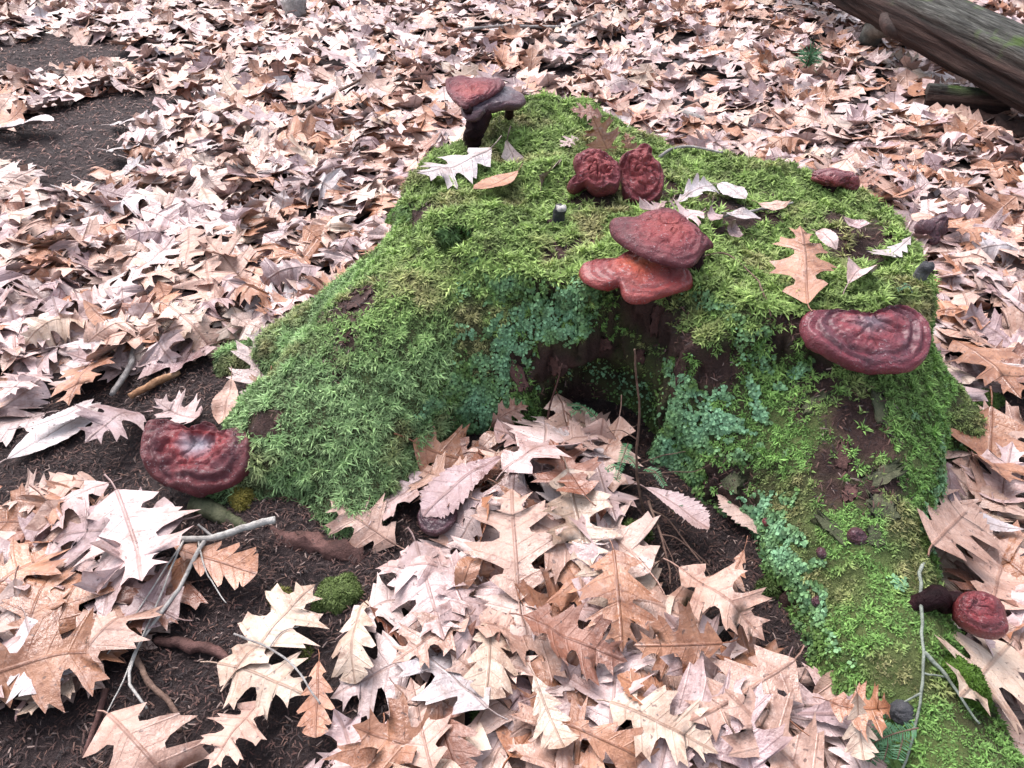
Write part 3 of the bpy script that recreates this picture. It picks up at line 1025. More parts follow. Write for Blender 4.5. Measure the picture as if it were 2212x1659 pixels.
for i, (b, t, kd, cl) in enumerate([((1470, 432), (1530, 408), 'white', 'whitish'), ((1440, 440), (1390, 455), 'white', 'pale pinkish'), ((1560, 400), (1600, 425), 'beech', 'whitish'), ((1580, 462), (1630, 470), 'beech', 'whitish'),
                                    ((1535, 458), (1560, 475), 'beech', 'mauve-brown'), ((1600, 520), (1575, 480), 'beech', 'mauve-brown'), ((1650, 445), (1700, 442), 'beech', 'light tan'), ((1500, 462), (1455, 470), 'oak', 'pale pinkish'),
                                    ((1830, 480), (1880, 490), 'beech', 'mauve-brown'), ((1770, 505), (1800, 530), 'beech', 'pale pinkish'), ((1840, 610), (1870, 590), 'beech', 'pale pinkish')]):
    hl(b, t, kd, cl, 'broken %s leaf scrap in the litter on the stump top' % cl, 30 + i, lift=.018, curl=1.3, scale=1.45, rise=.008, group='leaf scraps on the stump top, %s' % cl)
# heaped in the hollow
hl((1082, 985), (922, 1106), 'chestnut', 'mauve-brown', 'big saw-toothed brown oak leaf half covering a small dark bracket', 50, lift=.045, curl=.5, fold=.25, scale=1.08)
hl((1345, 990), (1135, 945), 'chestnut', 'whitish', 'big saw-toothed whitish oak leaf at the mouth of the stump hollow', 51, lift=.03, curl=.5, scale=1.0)
hl((1258, 1066), (1192, 958), 'oak', 'rusty brown', 'rusty oak leaf lying over the whitish saw-toothed leaf', 52, lift=.055, curl=.5, scale=1.1)
hl((1395, 1052), (1530, 1140), 'chestnut', 'pale pinkish', 'folded pale saw-toothed leaf propped against the stump wall', 53, lift=.045, curl=.5, fold=.9)
hl((1075, 905), (1120, 880), 'oak', 'light tan', 'tan oak leaf standing at the edge of the dark hollow', 54, lift=.02, curl=.8, scale=1.8)
hl((1120, 1290), (1105, 1055), 'oak', 'light tan', 'long tan oak leaf down the middle of the leaf heap', 55, lift=.05, curl=.6)
hl((1225, 1020), (1275, 1225), 'oak', 'cream', 'cream-tan oak leaf with rolled lobes beside the hemlock sprigs', 56, lift=.045, curl=.6)
hl((1040, 1030), (1130, 1010), 'oak', 'cream', 'cream oak leaf under the big saw-toothed brown leaf', 57, lift=.02, curl=.6, scale=1.6)
hl((1325, 1190), (1345, 1405), 'oak', 'orange-brown', 'upright orange oak leaf with its stalk up, below the fine roots', 58, lift=.06, curl=.5)
hl((1145, 1345), (1335, 1420), 'oak', 'rusty brown', 'wet rusty oak leaf with raised edges, in front of the leaf heap', 59, lift=.055, curl=.9, scale=1.15)
hl((1480, 1235), (1640, 1370), 'oak', 'light tan', 'wet tan oak leaf with a rolled edge beside bare soil', 60, lift=.05, curl=1.0, scale=1.15)
hl((1605, 1195), (1560, 1290), 'white', 'orange-brown', 'narrow orange oak leaf curling up beside the mossy root', 61, lift=.05, curl=1.0)
hl((1560, 1390), (1370, 1395), 'oak', 'orange-brown', 'orange oak leaf tipped on its edge in the open litter', 62, lift=.06, curl=.8, roll=-.8)
hl((900, 1180), (960, 1390), 'oak', 'pale pinkish', 'large spotted pale oak leaf at the edge of the leaf heap', 63, lift=.045, curl=.5)
hl((1010, 1330), (850, 1430), 'oak', 'light tan', 'large tan oak leaf in front of the dark soil and small moss tuft', 64, lift=.045, curl=.5)
hl((1700, 1440), (1500, 1560), 'oak', 'light tan', 'broad tan oak leaf beside the foot of the mossy root', 65, lift=.045, curl=.5, scale=1.1)
hl((1330, 1520), (1540, 1620), 'oak', 'cream', 'broad cream oak leaf with a dark midrib, in the open foreground litter', 66, lift=.045, curl=.45, scale=1.1)
hl((1160, 1480), (1210, 1600), 'white', 'cream', 'cream round-lobed oak leaf on wet mauve leaves', 67, lift=.045, curl=.4, scale=1.3)
hl((930, 1659), (890, 1480), 'oak', 'light tan', 'spotted tan oak leaf with a dark stalk at the litter edge', 68, lift=.045, curl=.5, scale=1.1)
hl((1800, 1530), (1945, 1530), 'oak', 'orange-brown', 'orange oak leaf leaning on the mossy root', 69, lift=.05, curl=.7)
hl((1850, 1500), (1862, 1630), 'white', 'cream', 'cream oak leaf lying on the lower mossy root', 70, lift=.05, curl=.6, scale=1.15)
# by the soil bank
hl((390, 1120), (110, 1165), 'oak', 'mauve-brown', 'big mauve-brown oak leaf on the leaf pile by the soil bank', 80, lift=.04, curl=.5)
hl((262, 1075), (318, 1262), 'oak', 'pale pinkish', 'large pale oak leaf with long sharp lobes, below the lumpy ground bracket', 81, lift=.06, curl=.6, scale=1.1)
hl((385, 1185), (545, 1235), 'white', 'orange-brown', 'orange round-lobed oak leaf under the peeled white twig', 82, lift=.03, curl=.6, scale=1.1)
hl((380, 1330), (200, 1250), 'oak', 'mauve-brown', 'wide mauve oak leaf beside the thin forked twig', 83, lift=.03, curl=.5)
hl((60, 1335), (95, 1490), 'white', 'whitish', 'tall whitish oak leaf standing on the bare soil', 84, lift=.05, curl=.6)
hl((470, 1430), (655, 1500), 'oak', 'cream', 'cream oak leaf with sharp lobes on the dark soil', 85, lift=.03, curl=.6)
hl((690, 1430), (680, 1590), 'white', 'orange-brown', 'orange-brown round-lobed leaf with folded sides on the soil', 86, lift=.03, curl=.9)
hl((560, 1515), (450, 1659), 'oak', 'light tan', 'tan oak leaf with a curled dark edge on the soil', 87, lift=.035, curl=.7)
hl((330, 1659), (290, 1600), 'beech', 'orange-brown', 'small orange beech leaf on the foreground soil', 88, lift=.02, curl=.6)
hl((180, 1420), (40, 1560), 'oak', 'cream', 'cream-yellow oak leaf at the soil edge', 89, lift=.03, curl=.6)
hl((20, 992), (215, 872), 'beech', 'whitish', 'long narrow whitish leaf strip on the soil bank', 90, lift=.015, curl=.3, scale=1.0)
hl((60, 930), (205, 870), 'chestnut', 'whitish', 'ragged whitish saw-toothed leaf behind the narrow strip', 91, lift=.03, curl=.6)
hl((130, 748), (262, 738), 'chestnut', 'whitish', 'whitish saw-toothed leaf lying flat among pink litter', 92, lift=.035, curl=.4)
hl((430, 905), (345, 880), 'oak', 'pale pinkish', 'pale oak leaf peeping out behind the lumpy ground bracket', 93, lift=.02, curl=.7, scale=1.3)
for i, (b, t, kd) in enumerate([((245, 268), (300, 262), 'white'), ((245, 328), (288, 318), 'beech'), ((190, 405), (250, 405), 'beech'), ((300, 362), (372, 350), 'oak'), ((40, 272), (105, 262), 'beech'), ((0, 280), (38, 270), 'beech'), ((250, 385), (300, 350), 'beech')]):
    hl(b, t, kd, 'whitish', 'lone whitish leaf on the bare soil clearing', 100 + i, lift=.02, curl=.8, rise=.035, scale=1.5, group='lone whitish leaves on the bare soil clearing')
hl((500, 832), (478, 905), 'beech', 'light tan', 'curled tan beech leaf against the mossy root behind the ground bracket', 110, lift=.03, curl=1.2, scale=1.2)
# beyond the mossy root
hl((2130, 890), (2165, 1075), 'oak', 'orange-brown', 'tall orange-brown oak leaf with twisted lobes beside the mossy root shoulder', 120, lift=.045, curl=.9)
hl((2212, 1150), (2100, 1120), 'chestnut', 'whitish', 'whitish leaf on the tan litter beyond the mossy root', 121, lift=.05, curl=.5)
hl((2000, 1190), (2110, 1080), 'oak', 'light tan', 'large flat tan oak leaf beyond the mossy root', 122, lift=.035, curl=.35, scale=1.3)
hl((2140, 1300), (2180, 1180), 'oak', 'light tan', 'tan oak leaf behind the ground bracket beside the root', 123, lift=.035, curl=.5, scale=1.3)
hl((2170, 1400), (2080, 1500), 'oak', 'cream', 'cream oak leaf beside the rounded moss cushion', 124, lift=.035, curl=.4, scale=1.2)
hl((2050, 480), (2110, 520), 'oak', 'orange-brown', 'orange oak leaf just below the stump rim', 125, lift=.06, curl=.9, scale=1.3)
hl((2090, 560), (2150, 600), 'oak', 'pale pinkish', 'pale pink oak leaf with clear veins below the stump rim', 126, lift=.05, curl=.4, scale=1.5)
hl((2070, 740), (2200, 850), 'oak', 'orange-brown', 'long orange oak leaf lying beside the stump', 127, lift=.05, curl=.7, scale=1.1)
hl((2010, 175), (1970, 215), 'beech', 'orange-brown', 'orange leaf standing against the broken end of the small dark log', 128, lift=.06, curl=.6, scale=1.6)

# ------------------------------------------------------------------ soil patches
SOIL_PX = [
    [(-120, 110), (0, 95), (150, 80), (275, 92), (200, 150), (60, 165), (-120, 175)],
    [(-150, 290), (0, 275), (130, 240), (220, 205), (420, 200), (400, 260), (290, 310), (330, 345), (200, 420), (100, 440), (60, 385), (-150, 375)],
    [(-150, 1040), (0, 1005), (180, 890), (330, 805), (480, 780), (520, 900), (560, 1100), (760, 1180), (830, 1060), (900, 985), (920, 1120), (850, 1200), (800, 1330), (680, 1400), (520, 1400), (640, 1470), (760, 1500), (860, 1560),
     (700, 1680), (150, 1720), (-200, 1720), (-100, 1590), (130, 1560), (230, 1480), (300, 1380), (390, 1320), (430, 1250), (390, 1170), (330, 1080), (200, 1050), (0, 1090), (-150, 1120)],
    [(1345, 1060), (1370, 1000), (1450, 1010), (1560, 1110), (1650, 1240), (1560, 1250), (1480, 1310), (1390, 1250), (1370, 1160)],
    [(1600, 1270), (1690, 1290), (1780, 1420), (1690, 1430), (1630, 1350)],
    [(2080, 870), (2230, 880), (2230, 1000), (2120, 1020)],
    [(800, 1200), (830, 1080), (880, 980), (1000, 900), (1150, 840), (1330, 830), (1470, 980), (1400, 1000), (1330, 925), (1200, 905), (1080, 915), (960, 985), (905, 1060), (905, 1150), (870, 1210)]]
SOIL_W = [np.array([un(*p)[:2] for p in poly]) for poly in SOIL_PX]


def soil_mask(P):
    m = np.full(len(P), 1e9)
    for w in SOIL_W:
        m = np.minimum(m, poly_sdf(P, w))
    return m + 0.05 * fbm(np.concatenate([P * 7, np.zeros((len(P), 1))], 1), 131, 2)


def rot_leaf(r_, n_, tilt):
    yaw = r_.uniform(0, 2 * math.pi, n_)
    y = np.stack([np.cos(yaw), np.sin(yaw), np.zeros(n_)], 1)
    z = np.stack([r_.normal(0, tilt, n_), r_.normal(0, tilt, n_), np.ones(n_)], 1)
    z = unit(z) * np.where(r_.random(n_) < .4, -1, 1)[:, None]
    y = unit(y - (y * z).sum(1, keepdims=True) * z)
    x = np.cross(y, z)
    return np.stack([x, y, z], 2)


# ------------------------------------------------------------------ the 230 or so largest loose leaves, one object each
r3 = np.random.default_rng(23)
CURL = {'oak': (.35, .5, .6, .75, .9, .5, .7, 1.1, .45, .8), 'white': (.5, .8, 1.1), 'chestnut': (.4, .7, 1.0), 'beech': (.5, 1.0)}
VARS = {kd: [leaf_mesh(kd, 300 + 20 * a + i, curl=c * 1.45) for i, c in enumerate(CURL[kd])] for a, kd in enumerate(CURL)}
KINDS = ['oak'] * 15 + ['white'] * 2 + ['chestnut'] * 2 + ['beech']
COLN = ['light tan', 'orange-brown', 'pale pinkish', 'mauve-brown', 'cream', 'rusty brown', 'whitish']
COLP = np.array([.28, .20, .24, .13, .06, .06, .03])


def zone_name(x, y):
    if y < 1.02 and -.22 < x < .36 and y > .66:
        return 'heaped in the hollow of the stump'
    if x >= .40 + .1 * (y < .5):
        return 'on the litter beyond the mossy root'
    if x < -.22 and y < 1.2:
        return 'scattered round the dark soil bank'
    if y < .66:
        return 'in the open litter between the two roots'
    return 'in the litter behind the soil bank'


cand = np.stack([r3.uniform(-1.05, 1.0, 9000), r3.uniform(.36, 1.25, 9000)], 1)
px, py, dep = proj(np.concatenate([cand, ground_h(cand[:, 0], cand[:, 1])[:, None]], 1))
ok = (px > -60) & (px < 2272) & (py > 0) & (py < 1730) & (stump_h(cand[:, 0], cand[:, 1]) < ground_h(cand[:, 0], cand[:, 1]) + .012)
sm = soil_mask(cand)
ok &= (sm > 0.042) | (r3.random(len(cand)) < .006)
cand, dep = cand[ok], dep[ok]
picked = []
for i in range(len(cand)):
    p = cand[i]
    dmin = .044 + .022 * (dep[i] - .9)
    if all((p[0] - q[0]) ** 2 + (p[1] - q[1]) ** 2 > dmin ** 2 for q in picked) and all((p[0] - q[0]) ** 2 + (p[1] - q[1]) ** 2 > (.20 * q[2]) ** 2 for q in hand_spots):
        picked.append(p)
picked = sorted(picked, key=lambda p: p[1] ** 2 + p[0] ** 2)[:225]
for p in picked:
    kd = KINDS[r3.integers(len(KINDS))]
    cn = COLN[r3.choice(len(COLN), p=COLP)]
    R = rot_leaf(r3, 1, .22)[0]
    L = {'oak': r3.uniform(.125, .185), 'white': r3.uniform(.10, .15), 'chestnut': r3.uniform(.12, .17), 'beech': r3.uniform(.06, .09)}[kd]
    z = float(ground_h(p[0], p[1])) + r3.uniform(.016, .040)
    M = Matrix.Identity(4)
    for a in range(3):
        for b in range(3):
            M[a][b] = R[a, b] * L
    M[0][3], M[1][3], M[2][3] = p[0], p[1], z
    zn = zone_name(*p)
    vi = r3.integers(len(VARS[kd]))
    shape = 'flat' if CURL[kd][vi] < .6 else 'wavy' if CURL[kd][vi] < .85 else 'curled'
    size = 'big ' if kd == 'oak' and L > .168 else 'small ' if kd == 'oak' and L < .14 else ''
    lab = '%s%s %s%s %s %s' % (size, shape, '' if R[2, 2] > 0 else 'upturned ', cn, KN[kd], zn)
    put_leaf(VARS[kd][vi], kd, M, PAL[cn], lab, lab)
NIND = len(picked) + len(hand_spots)

# ------------------------------------------------------------------ the rest of the litter as one mass
r4 = np.random.default_rng(29)
LOW = [make_leaf(k, 400 + i, K=1, curl=c, petiole=False) for i, (k, c) in enumerate([('oak', .6), ('oak', .9), ('oak', 1.2), ('oak', 1.5), ('oak', .8), ('oak', 1.9), ('oak', 1.1), ('white', .9), ('white', 1.4), ('chestnut', 1.0), ('beech', 1.2)])]
LOW += [make_leaf('far', 440 + i, K=1, curl=c, petiole=False) for i, c in enumerate((.7, .9, 1.1, 1.3, 1.5, 1.8, 1.0, 1.2))]


def litter_points():
    out = []
    # near area: a hidden lower layer; then the open floor, thinning with distance
    for (xa, xb, ya, yb, nn) in ((-1.2, 1.2, .15, 1.3, 800), (-2.4, 2.4, 1.15, 2.5, 3600), (-4.0, 4.0, 2.4, 4.8, 6200), (-5.5, 5.5, 4.8, 8, 3000)):
        out.append(np.stack([r4.uniform(xa, xb, nn), r4.uniform(ya, yb, nn)], 1))
    return np.concatenate(out)


LP = litter_points()
gh = ground_h(LP[:, 0], LP[:, 1])
sm = soil_mask(LP)
ok = (stump_h(LP[:, 0], LP[:, 1]) < gh + .015) & ((sm > np.where(LP[:, 1] < 1.3, .045, .01)) | (r4.random(len(LP)) < .008))
LP, gh = LP[ok], gh[ok]
nL = len(LP)
dist = np.hypot(LP[:, 0], LP[:, 1])
scaleL = r4.uniform(.11, .185, nL)
lift = np.where(LP[:, 1] < 1.2, r4.uniform(.002, .018, nL), r4.uniform(.004, .045, nL))
Rm = rot_leaf(r4, nL, .26)
var = r4.choice(11, nL, p=np.array([.12, .14, .14, .10, .13, .07, .12, .06, .05, .04, .03]))
var = np.where(LP[:, 1] > 2.3, 11 + r4.integers(0, 8, nL), var)
cp = np.array([.25, .20, .27, .12, .05, .08, .03])
ci = r4.choice(len(COLN), nL, p=cp)
palA = np.array([PAL[c] for c in COLN])
tints = np.minimum(palA[ci] * r4.uniform(.92, 1.34, (nL, 1)), .70)
Vs, Fs, Us, Ts = [], [], [], []
off = 0
for k, (v, f, u) in enumerate(LOW):
    sel = np.where(var == k)[0]
    if not len(sel):
        continue
    W = np.einsum('nij,vj->nvi', Rm[sel], v) * scaleL[sel][:, None, None]
    W[:, :, 0] += LP[sel, 0][:, None]; W[:, :, 1] += LP[sel, 1][:, None]; W[:, :, 2] += (gh[sel] + lift[sel])[:, None]
    Vs.append(W.reshape(-1, 3))
    Fs.append((f[None] + (off + np.arange(len(sel)) * len(v))[:, None, None]).reshape(-1, 4))
    Us.append(np.tile(u, (len(sel), 1)))
    Ts.append(np.repeat(tints[sel], len(v), axis=0))
    off += len(sel) * len(v)
litter = link('leaf_litter', mesh_np('leaf_litter', np.concatenate(Vs), np.concatenate(Fs), LEAF_ATT, uv=np.concatenate(Us), attrs={'tint': np.concatenate(Ts)}), kind='stuff')
tag(litter, 'thick carpet of fallen pinkish-brown oak leaves over the forest floor', 'leaf litter')
print('litter leaves')

# ------------------------------------------------------------------ needles, crumbs and bits of bark on the bare soil
r5 = np.random.default_rng(31)


def chips(P, Nn, length, width, tint):
    m_ = len(P)
    rd = r5.normal(size=(m_, 3))
    a = unit(rd - (rd * Nn).sum(1, keepdims=True) * Nn + Nn * r5.normal(0, .22, (m_, 1)))
    b = np.cross(Nn, a)
    c = P + Nn * (.0015 + .004 * r5.random((m_, 1)))
    L, W = length[:, None] / 2, width[:, None] / 2
    bow = Nn * L * r5.uniform(-.1, .5, (m_, 1))
    V = np.stack([c - a * L - b * W, c - a * L + b * W, c + bow - b * W * 1.2, c + bow + b * W * 1.2, c + a * L - b * W * .6, c + a * L + b * W * .6], 1).reshape(-1, 3)
    o = (np.arange(m_) * 6)[:, None]
    F = np.concatenate([o + np.array([0, 2, 3, 1]), o + np.array([2, 4, 5, 3])])
    return V, F, np.repeat(tint, 6, axis=0)


CHIPM = NT('needle_crumbs'); CHIPM = CHIPM.done(CHIPM.attr('tint'), 0.7, 0.3)
cand = np.concatenate([np.stack([r5.uniform(-1.3, 1.1, 90000), r5.uniform(.25, 1.3, 90000)], 1), np.stack([r5.uniform(-3.0, -.6, 24000), r5.uniform(1.3, 3.8, 24000)], 1)])
sm = soil_mask(cand)
keep = (sm < .04) & (stump_h(cand[:, 0], cand[:, 1]) < .0 + ground_h(cand[:, 0], cand[:, 1]))
cand = cand[keep]
P = np.concatenate([cand, (ground_h(cand[:, 0], cand[:, 1]))[:, None]], 1)
P[:, 2] += .006 * fbm(np.stack([P[:, 0], P[:, 1], P[:, 2]], 1) * 28, 61, 3)
N1 = np.tile([0, 0, 1.0], (len(P), 1))
bz2, _ = zone_fields(MP[::3])
sel = (bz2 > .25) & (MN[::3][:, 2] > .35)
Pb, Nb = MP[::3][sel], MN[::3][sel]
pick = r5.random(len(Pb)) < .16
P = np.concatenate([P, Pb[pick]]); N1 = np.concatenate([N1, Nb[pick]])
m_ = len(P)
ctab = np.array([[.035, .019, .018], [.065, .033, .028], [.12, .065, .05], [.018, .012, .013], [.22, .16, .14], [.08, .036, .03]])
tint = ctab[r5.choice(6, m_, p=[.28, .26, .13, .2, .04, .09])] * r5.uniform(.7, 1.3, (m_, 1))
fars = np.where(P[:, 1] > 1.5, 2.2, 1.0)
V, F, C = chips(P, N1, r5.uniform(.003, .013, m_) * fars, r5.uniform(.0006, .0018, m_) * fars, tint * fars[:, None] ** .8)
ch = link('needle_litter', mesh_np('needle_litter', V, F, CHIPM, attrs={'tint': C}), kind='stuff')
tag(ch, 'brown conifer needles and bark crumbs strewn over the bare soil', 'needle litter')
print('chips', m_)

# ------------------------------------------------------------------ bracket fungi
FUNGI = 'varnished bracket fungi on and around the stump'


def polar_outline(pts2, c, n_):
    """radius of the outline round c for n_ angles (farthest crossing)"""
    th = np.linspace(0, 2 * math.pi, n_, endpoint=False)
    R = np.zeros(n_)
    m_ = len(pts2)
    for i, t in enumerate(th):
        d = np.array([math.cos(t), math.sin(t)])
        best = 0
        for j in range(m_):
            a, b = pts2[j] - c, pts2[(j + 1) % m_] - c
            den = d[0] * (b - a)[1] - d[1] * (b - a)[0]
            if abs(den) < 1e-12:
                continue
            s_ = (a[0] * (b - a)[1] - a[1] * (b - a)[0]) / den
            u_ = (a[0] * d[1] - a[1] * d[0]) / den
            if s_ > 0 and -1e-6 <= u_ <= 1 + 1e-6:
                best = max(best, s_)
        R[i] = best
    for _ in range(1):
        R = (np.roll(R, 1) + 2 * R + np.roll(R, -1)) / 4
    return th, R


def shelf(label, outline, centre, z, tilt, mat, thick=.016, dome=.010, rings=5, ring_amp=.0022, wrinkle=.004, seed=0, stem=None, sunken=0.0, pale=False, lobes=0.0):
    """bracket cap traced in the picture and laid on a tilted plane at its own height; closed solid with a pore side"""
    cpx = np.mean(outline, axis=0)
    p0 = un(cpx[0], cpx[1], z)
    nrm = unit(np.array([tilt[0], tilt[1], 1.0]))

    def on(q):
        d = ray(*q)
        return EYE + d * (((p0 - EYE) @ nrm) / (d @ nrm))
    W = np.array([on(q) for q in resample(list(outline) + [outline[0]], len(outline) * 3)[:-1]])
    ex = unit(np.cross(np.array([0, 1.0, 0]), nrm)); ey = np.cross(nrm, ex)
    p2 = np.stack([(W - p0) @ ex, (W - p0) @ ey], 1)
    cw = on(centre); c2 = np.array([(cw - p0) @ ex, (cw - p0) @ ey])
    nA, nR = 132, 34
    th, R = polar_outline(p2, c2, nA)
    us = np.linspace(0, 1, nR) ** .9
    V, zone, crease = [], [], []
    U, TH = np.meshgrid(us, np.arange(nA), indexing='ij')
    rr = U * R[None]
    kern = np.exp(-(np.arange(-24, 25) / 10.0) ** 2); kern /= kern.sum()
    Rs = np.maximum(np.convolve(np.concatenate([R[-24:], R, R[:24]]), kern, 'valid'), 1e-4)
    U2 = np.minimum(rr / np.maximum(Rs, R * .85)[None], 1.1)
    X = c2[0] + rr * np.cos(th)[None]; Y = c2[1] + rr * np.sin(th)[None]
    P3 = np.stack([X.ravel(), Y.ravel(), np.full(X.size, seed * 1.7)], 1)
    size = R.max()
    wv = fbm(P3 * (2.2 / size), seed, 3).reshape(U.shape)
    uw = U2 + .13 * wv
    ph = np.maximum(uw, 0) ** 1.5 * rings * .95 + .25 * fbm(P3 * (1.1 / size) + 5, seed + 21, 2).reshape(U.shape)
    saw = ph - np.floor(ph)
    ring = (np.where(saw < .78, saw / .78, (1 - saw) / .22) - .5) * np.clip((U - .40) / .3, 0, 1) * np.clip(.75 + 1.3 * fbm(P3 * (1.6 / size) + 9, seed + 23, 2).reshape(U.shape), .1, 1.4)
    rad_wr = vnoise(np.stack([np.cos(th)[None] * 3.0 + 0 * U, np.sin(th)[None] * 3.0 + 0 * U, U * 2.2], -1).reshape(-1, 3), seed + 5).reshape(U.shape)
    rid = np.clip(.13 - np.abs(fbm(P3 * (4.5 / size), seed + 9, 2).reshape(U.shape)), 0, 1) / .13
    Z = dome * (1 - U2 ** 2) - sunken * np.exp(-(U / .35) ** 2) + ring_amp * ring * 2 + wrinkle * wv * 1.6 + wrinkle * .6 * rad_wr * U - wrinkle * .8 * rid * np.clip(1.2 - U, 0, 1) + lobes * np.sin(th * 5 + seed)[None] * U ** 2
    Z += wrinkle * .35 * fbm(P3 * (13 / size), seed + 13, 2).reshape(U.shape)
    e = np.clip((U - .88) / .12, 0, 1)
    Z -= thick * .5 * (1 - np.sqrt(np.clip(1 - e ** 2, 0, 1)))
    top_ = p0 + X[..., None] * ex + Y[..., None] * ey + Z[..., None] * nrm
    zone_t = U2; cr = np.clip(np.clip((saw - .72) / .2, 0, 1) * np.clip((U - .5) / .2, 0, 1) * .45 * (1 + wv) + rid * .4 * (U < .85), 0, 1)
    # under side
    nB = 10
    ub = np.linspace(1, 0, nB)[1:]
    UB = ub[:, None] * np.ones((1, nA))
    rb = UB * R[None] * .985
    XB = c2[0] + rb * np.cos(th)[None]; YB = c2[1] + rb * np.sin(th)[None]
    ZB = Z[-1][None] * 1.0 - thick * .5 * np.sqrt(np.clip(1 - ((UB - .85) / .15).clip(0, 1) ** 2, 0, 1)) - thick * .35 * (1 - UB)
    bot = p0 + XB[..., None] * ex + YB[..., None] * ey + ZB[..., None] * nrm

    def grid_faces(rows, o=0):
        A = np.arange(nA); B = (A + 1) % nA
        return np.concatenate([np.stack([o + i * nA + A, o + (i + 1) * nA + A, o + (i + 1) * nA + B, o + i * nA + B], 1) for i in range(rows - 1)])
    root = empty('bracket_fungus', tuple(on(centre) - nrm * thick), label, 'fungus', FUNGI)
    # cap: top plus the rolled edge
    V1 = np.concatenate([top_.reshape(-1, 3), bot[:2].reshape(-1, 3)])
    F1 = grid_faces(nR + 2)
    zz = np.concatenate([zone_t.ravel(), np.full(2 * nA, .95)]); cc = np.concatenate([cr.ravel(), np.zeros(2 * nA)])
    cap = under(root, 'cap', V1, F1, mat, attrs={'zone': zz, 'crease': cc})
    V2 = bot[1:].reshape(-1, 3)
    F2 = grid_faces(nB - 2)
    pore = link('pore_surface', mesh_np('pore_surface', V2 - np.array(root.location), F2, PORE), cap)
    if stem:
        for (pts, rad) in stem:
            V, F = tube(resample(pts, 10), np.interp(np.linspace(0, 1, 10), np.linspace(0, 1, len(rad)), rad), 12, seed, .10)
            under(root, 'stem', V, F, STEM)
    return root


PORE = bark_material('pore_surface', (0.10, 0.065, 0.05), (0.20, 0.14, 0.11), (0.30, 0.23, 0.19))


def c1(pts):   # left ground bracket close-up -> picture
    return [(239.5 + .2887 * x, 766.4 + .2887 * y) for x, y in pts]


def c5(pts):
    return [(862.2 + .3465 * x, 115 + .3465 * y) for x, y in pts]


def c6(pts):
    return [(1532.8 + .3175 * x, 335.3 + .3175 * y) for x, y in pts]


def c4(pts):
    return [(1532.8 + .4804 * x, 862.2 + .4804 * y) for x, y in pts]


# wavy bracket on the ground by the soil bank
o1 = c1([(200, 640), (215, 560), (250, 480), (310, 448), (400, 455), (480, 490), (560, 530), (640, 525), (690, 490), (760, 490), (800, 545), (860, 550), (900, 520), (980, 530), (1040, 580), (1070, 650), (1065, 740), (1030, 830), (960, 900), (880, 950), (760, 990), (640, 1030), (560, 1015), (470, 980), (360, 930), (270, 870), (215, 780)])
b = un(470, 1040, 0)
shelf('lumpy dark red bracket with a sunken frosted centre, on the soil bank', o1, c1([(650, 640)])[0], .095, (.05, -.30), CAP_FROST, thick=.032, dome=.006, rings=3, ring_amp=.004, wrinkle=.009, seed=3, sunken=.012,
      stem=[([un(425, 960, .05), (b[0] + .02, b[1] + .03, .03), (b[0] + .06, b[1] + .05, -.02)], [.035, .03, .03])])
# twin-capped stalked bracket on the back corner
sb = next(q for q in (hit(1022, 322 + k)[0] for k in range(0, 60, 3)) if q[2] > .2)   # first point on the stump below the stalk
zc = sb[2] + .088
o2 = c5([(285, 150), (330, 137), (440, 127), (520, 137), (600, 152), (650, 152), (660, 190), (620, 230), (560, 260), (480, 290), (400, 330), (340, 280), (295, 215)])
o2b = c5([(385, 310), (470, 262), (500, 225), (560, 202), (640, 197), (720, 217), (785, 255), (790, 283), (740, 310), (640, 322), (540, 342), (500, 372), (440, 392), (390, 365)])
back = un(*c5([(450, 200)])[0], zc + .018)
shelf('flat dull-red cap behind the purple-grey stalked cap on the stump corner', o2, c5([(450, 250)])[0], zc + .020, (0.0, -.10), CAP_BROWN, thick=.012, dome=.004, rings=4, ring_amp=.0015, wrinkle=.004, seed=5,
      stem=[([un(*c5([(420, 290)])[0], zc + .020) - [0, 0, .017], (sb[0] + .003, sb[1] + .012, sb[2] + .055), (sb[0], sb[1] + .006, sb[2] + .02)], [.009, .010, .010])])
fc = un(*c5([(500, 310)])[0], zc) - [0, 0, .024]
shelf('purple-grey cap on a tall dark stalk at the stump corner', o2b, c5([(520, 285)])[0], zc, (0.0, -.10), CAP_GREY, thick=.016, dome=.008, rings=3, ring_amp=.002, wrinkle=.003, seed=7,
      stem=[([fc, (sb[0] + .005, sb[1] - .005, (sb[2] + fc[2]) / 2 + .01), (sb[0], sb[1], sb[2] + .02), (sb[0], sb[1], sb[2] - .015)], [.028, .021, .018, .019]),
            ([un(*c5([(690, 290)])[0], zc) - [0, 0, .014], hit(*c5([(680, 415)])[0])[0] - [0, 0, .008]], [.010, .008])])
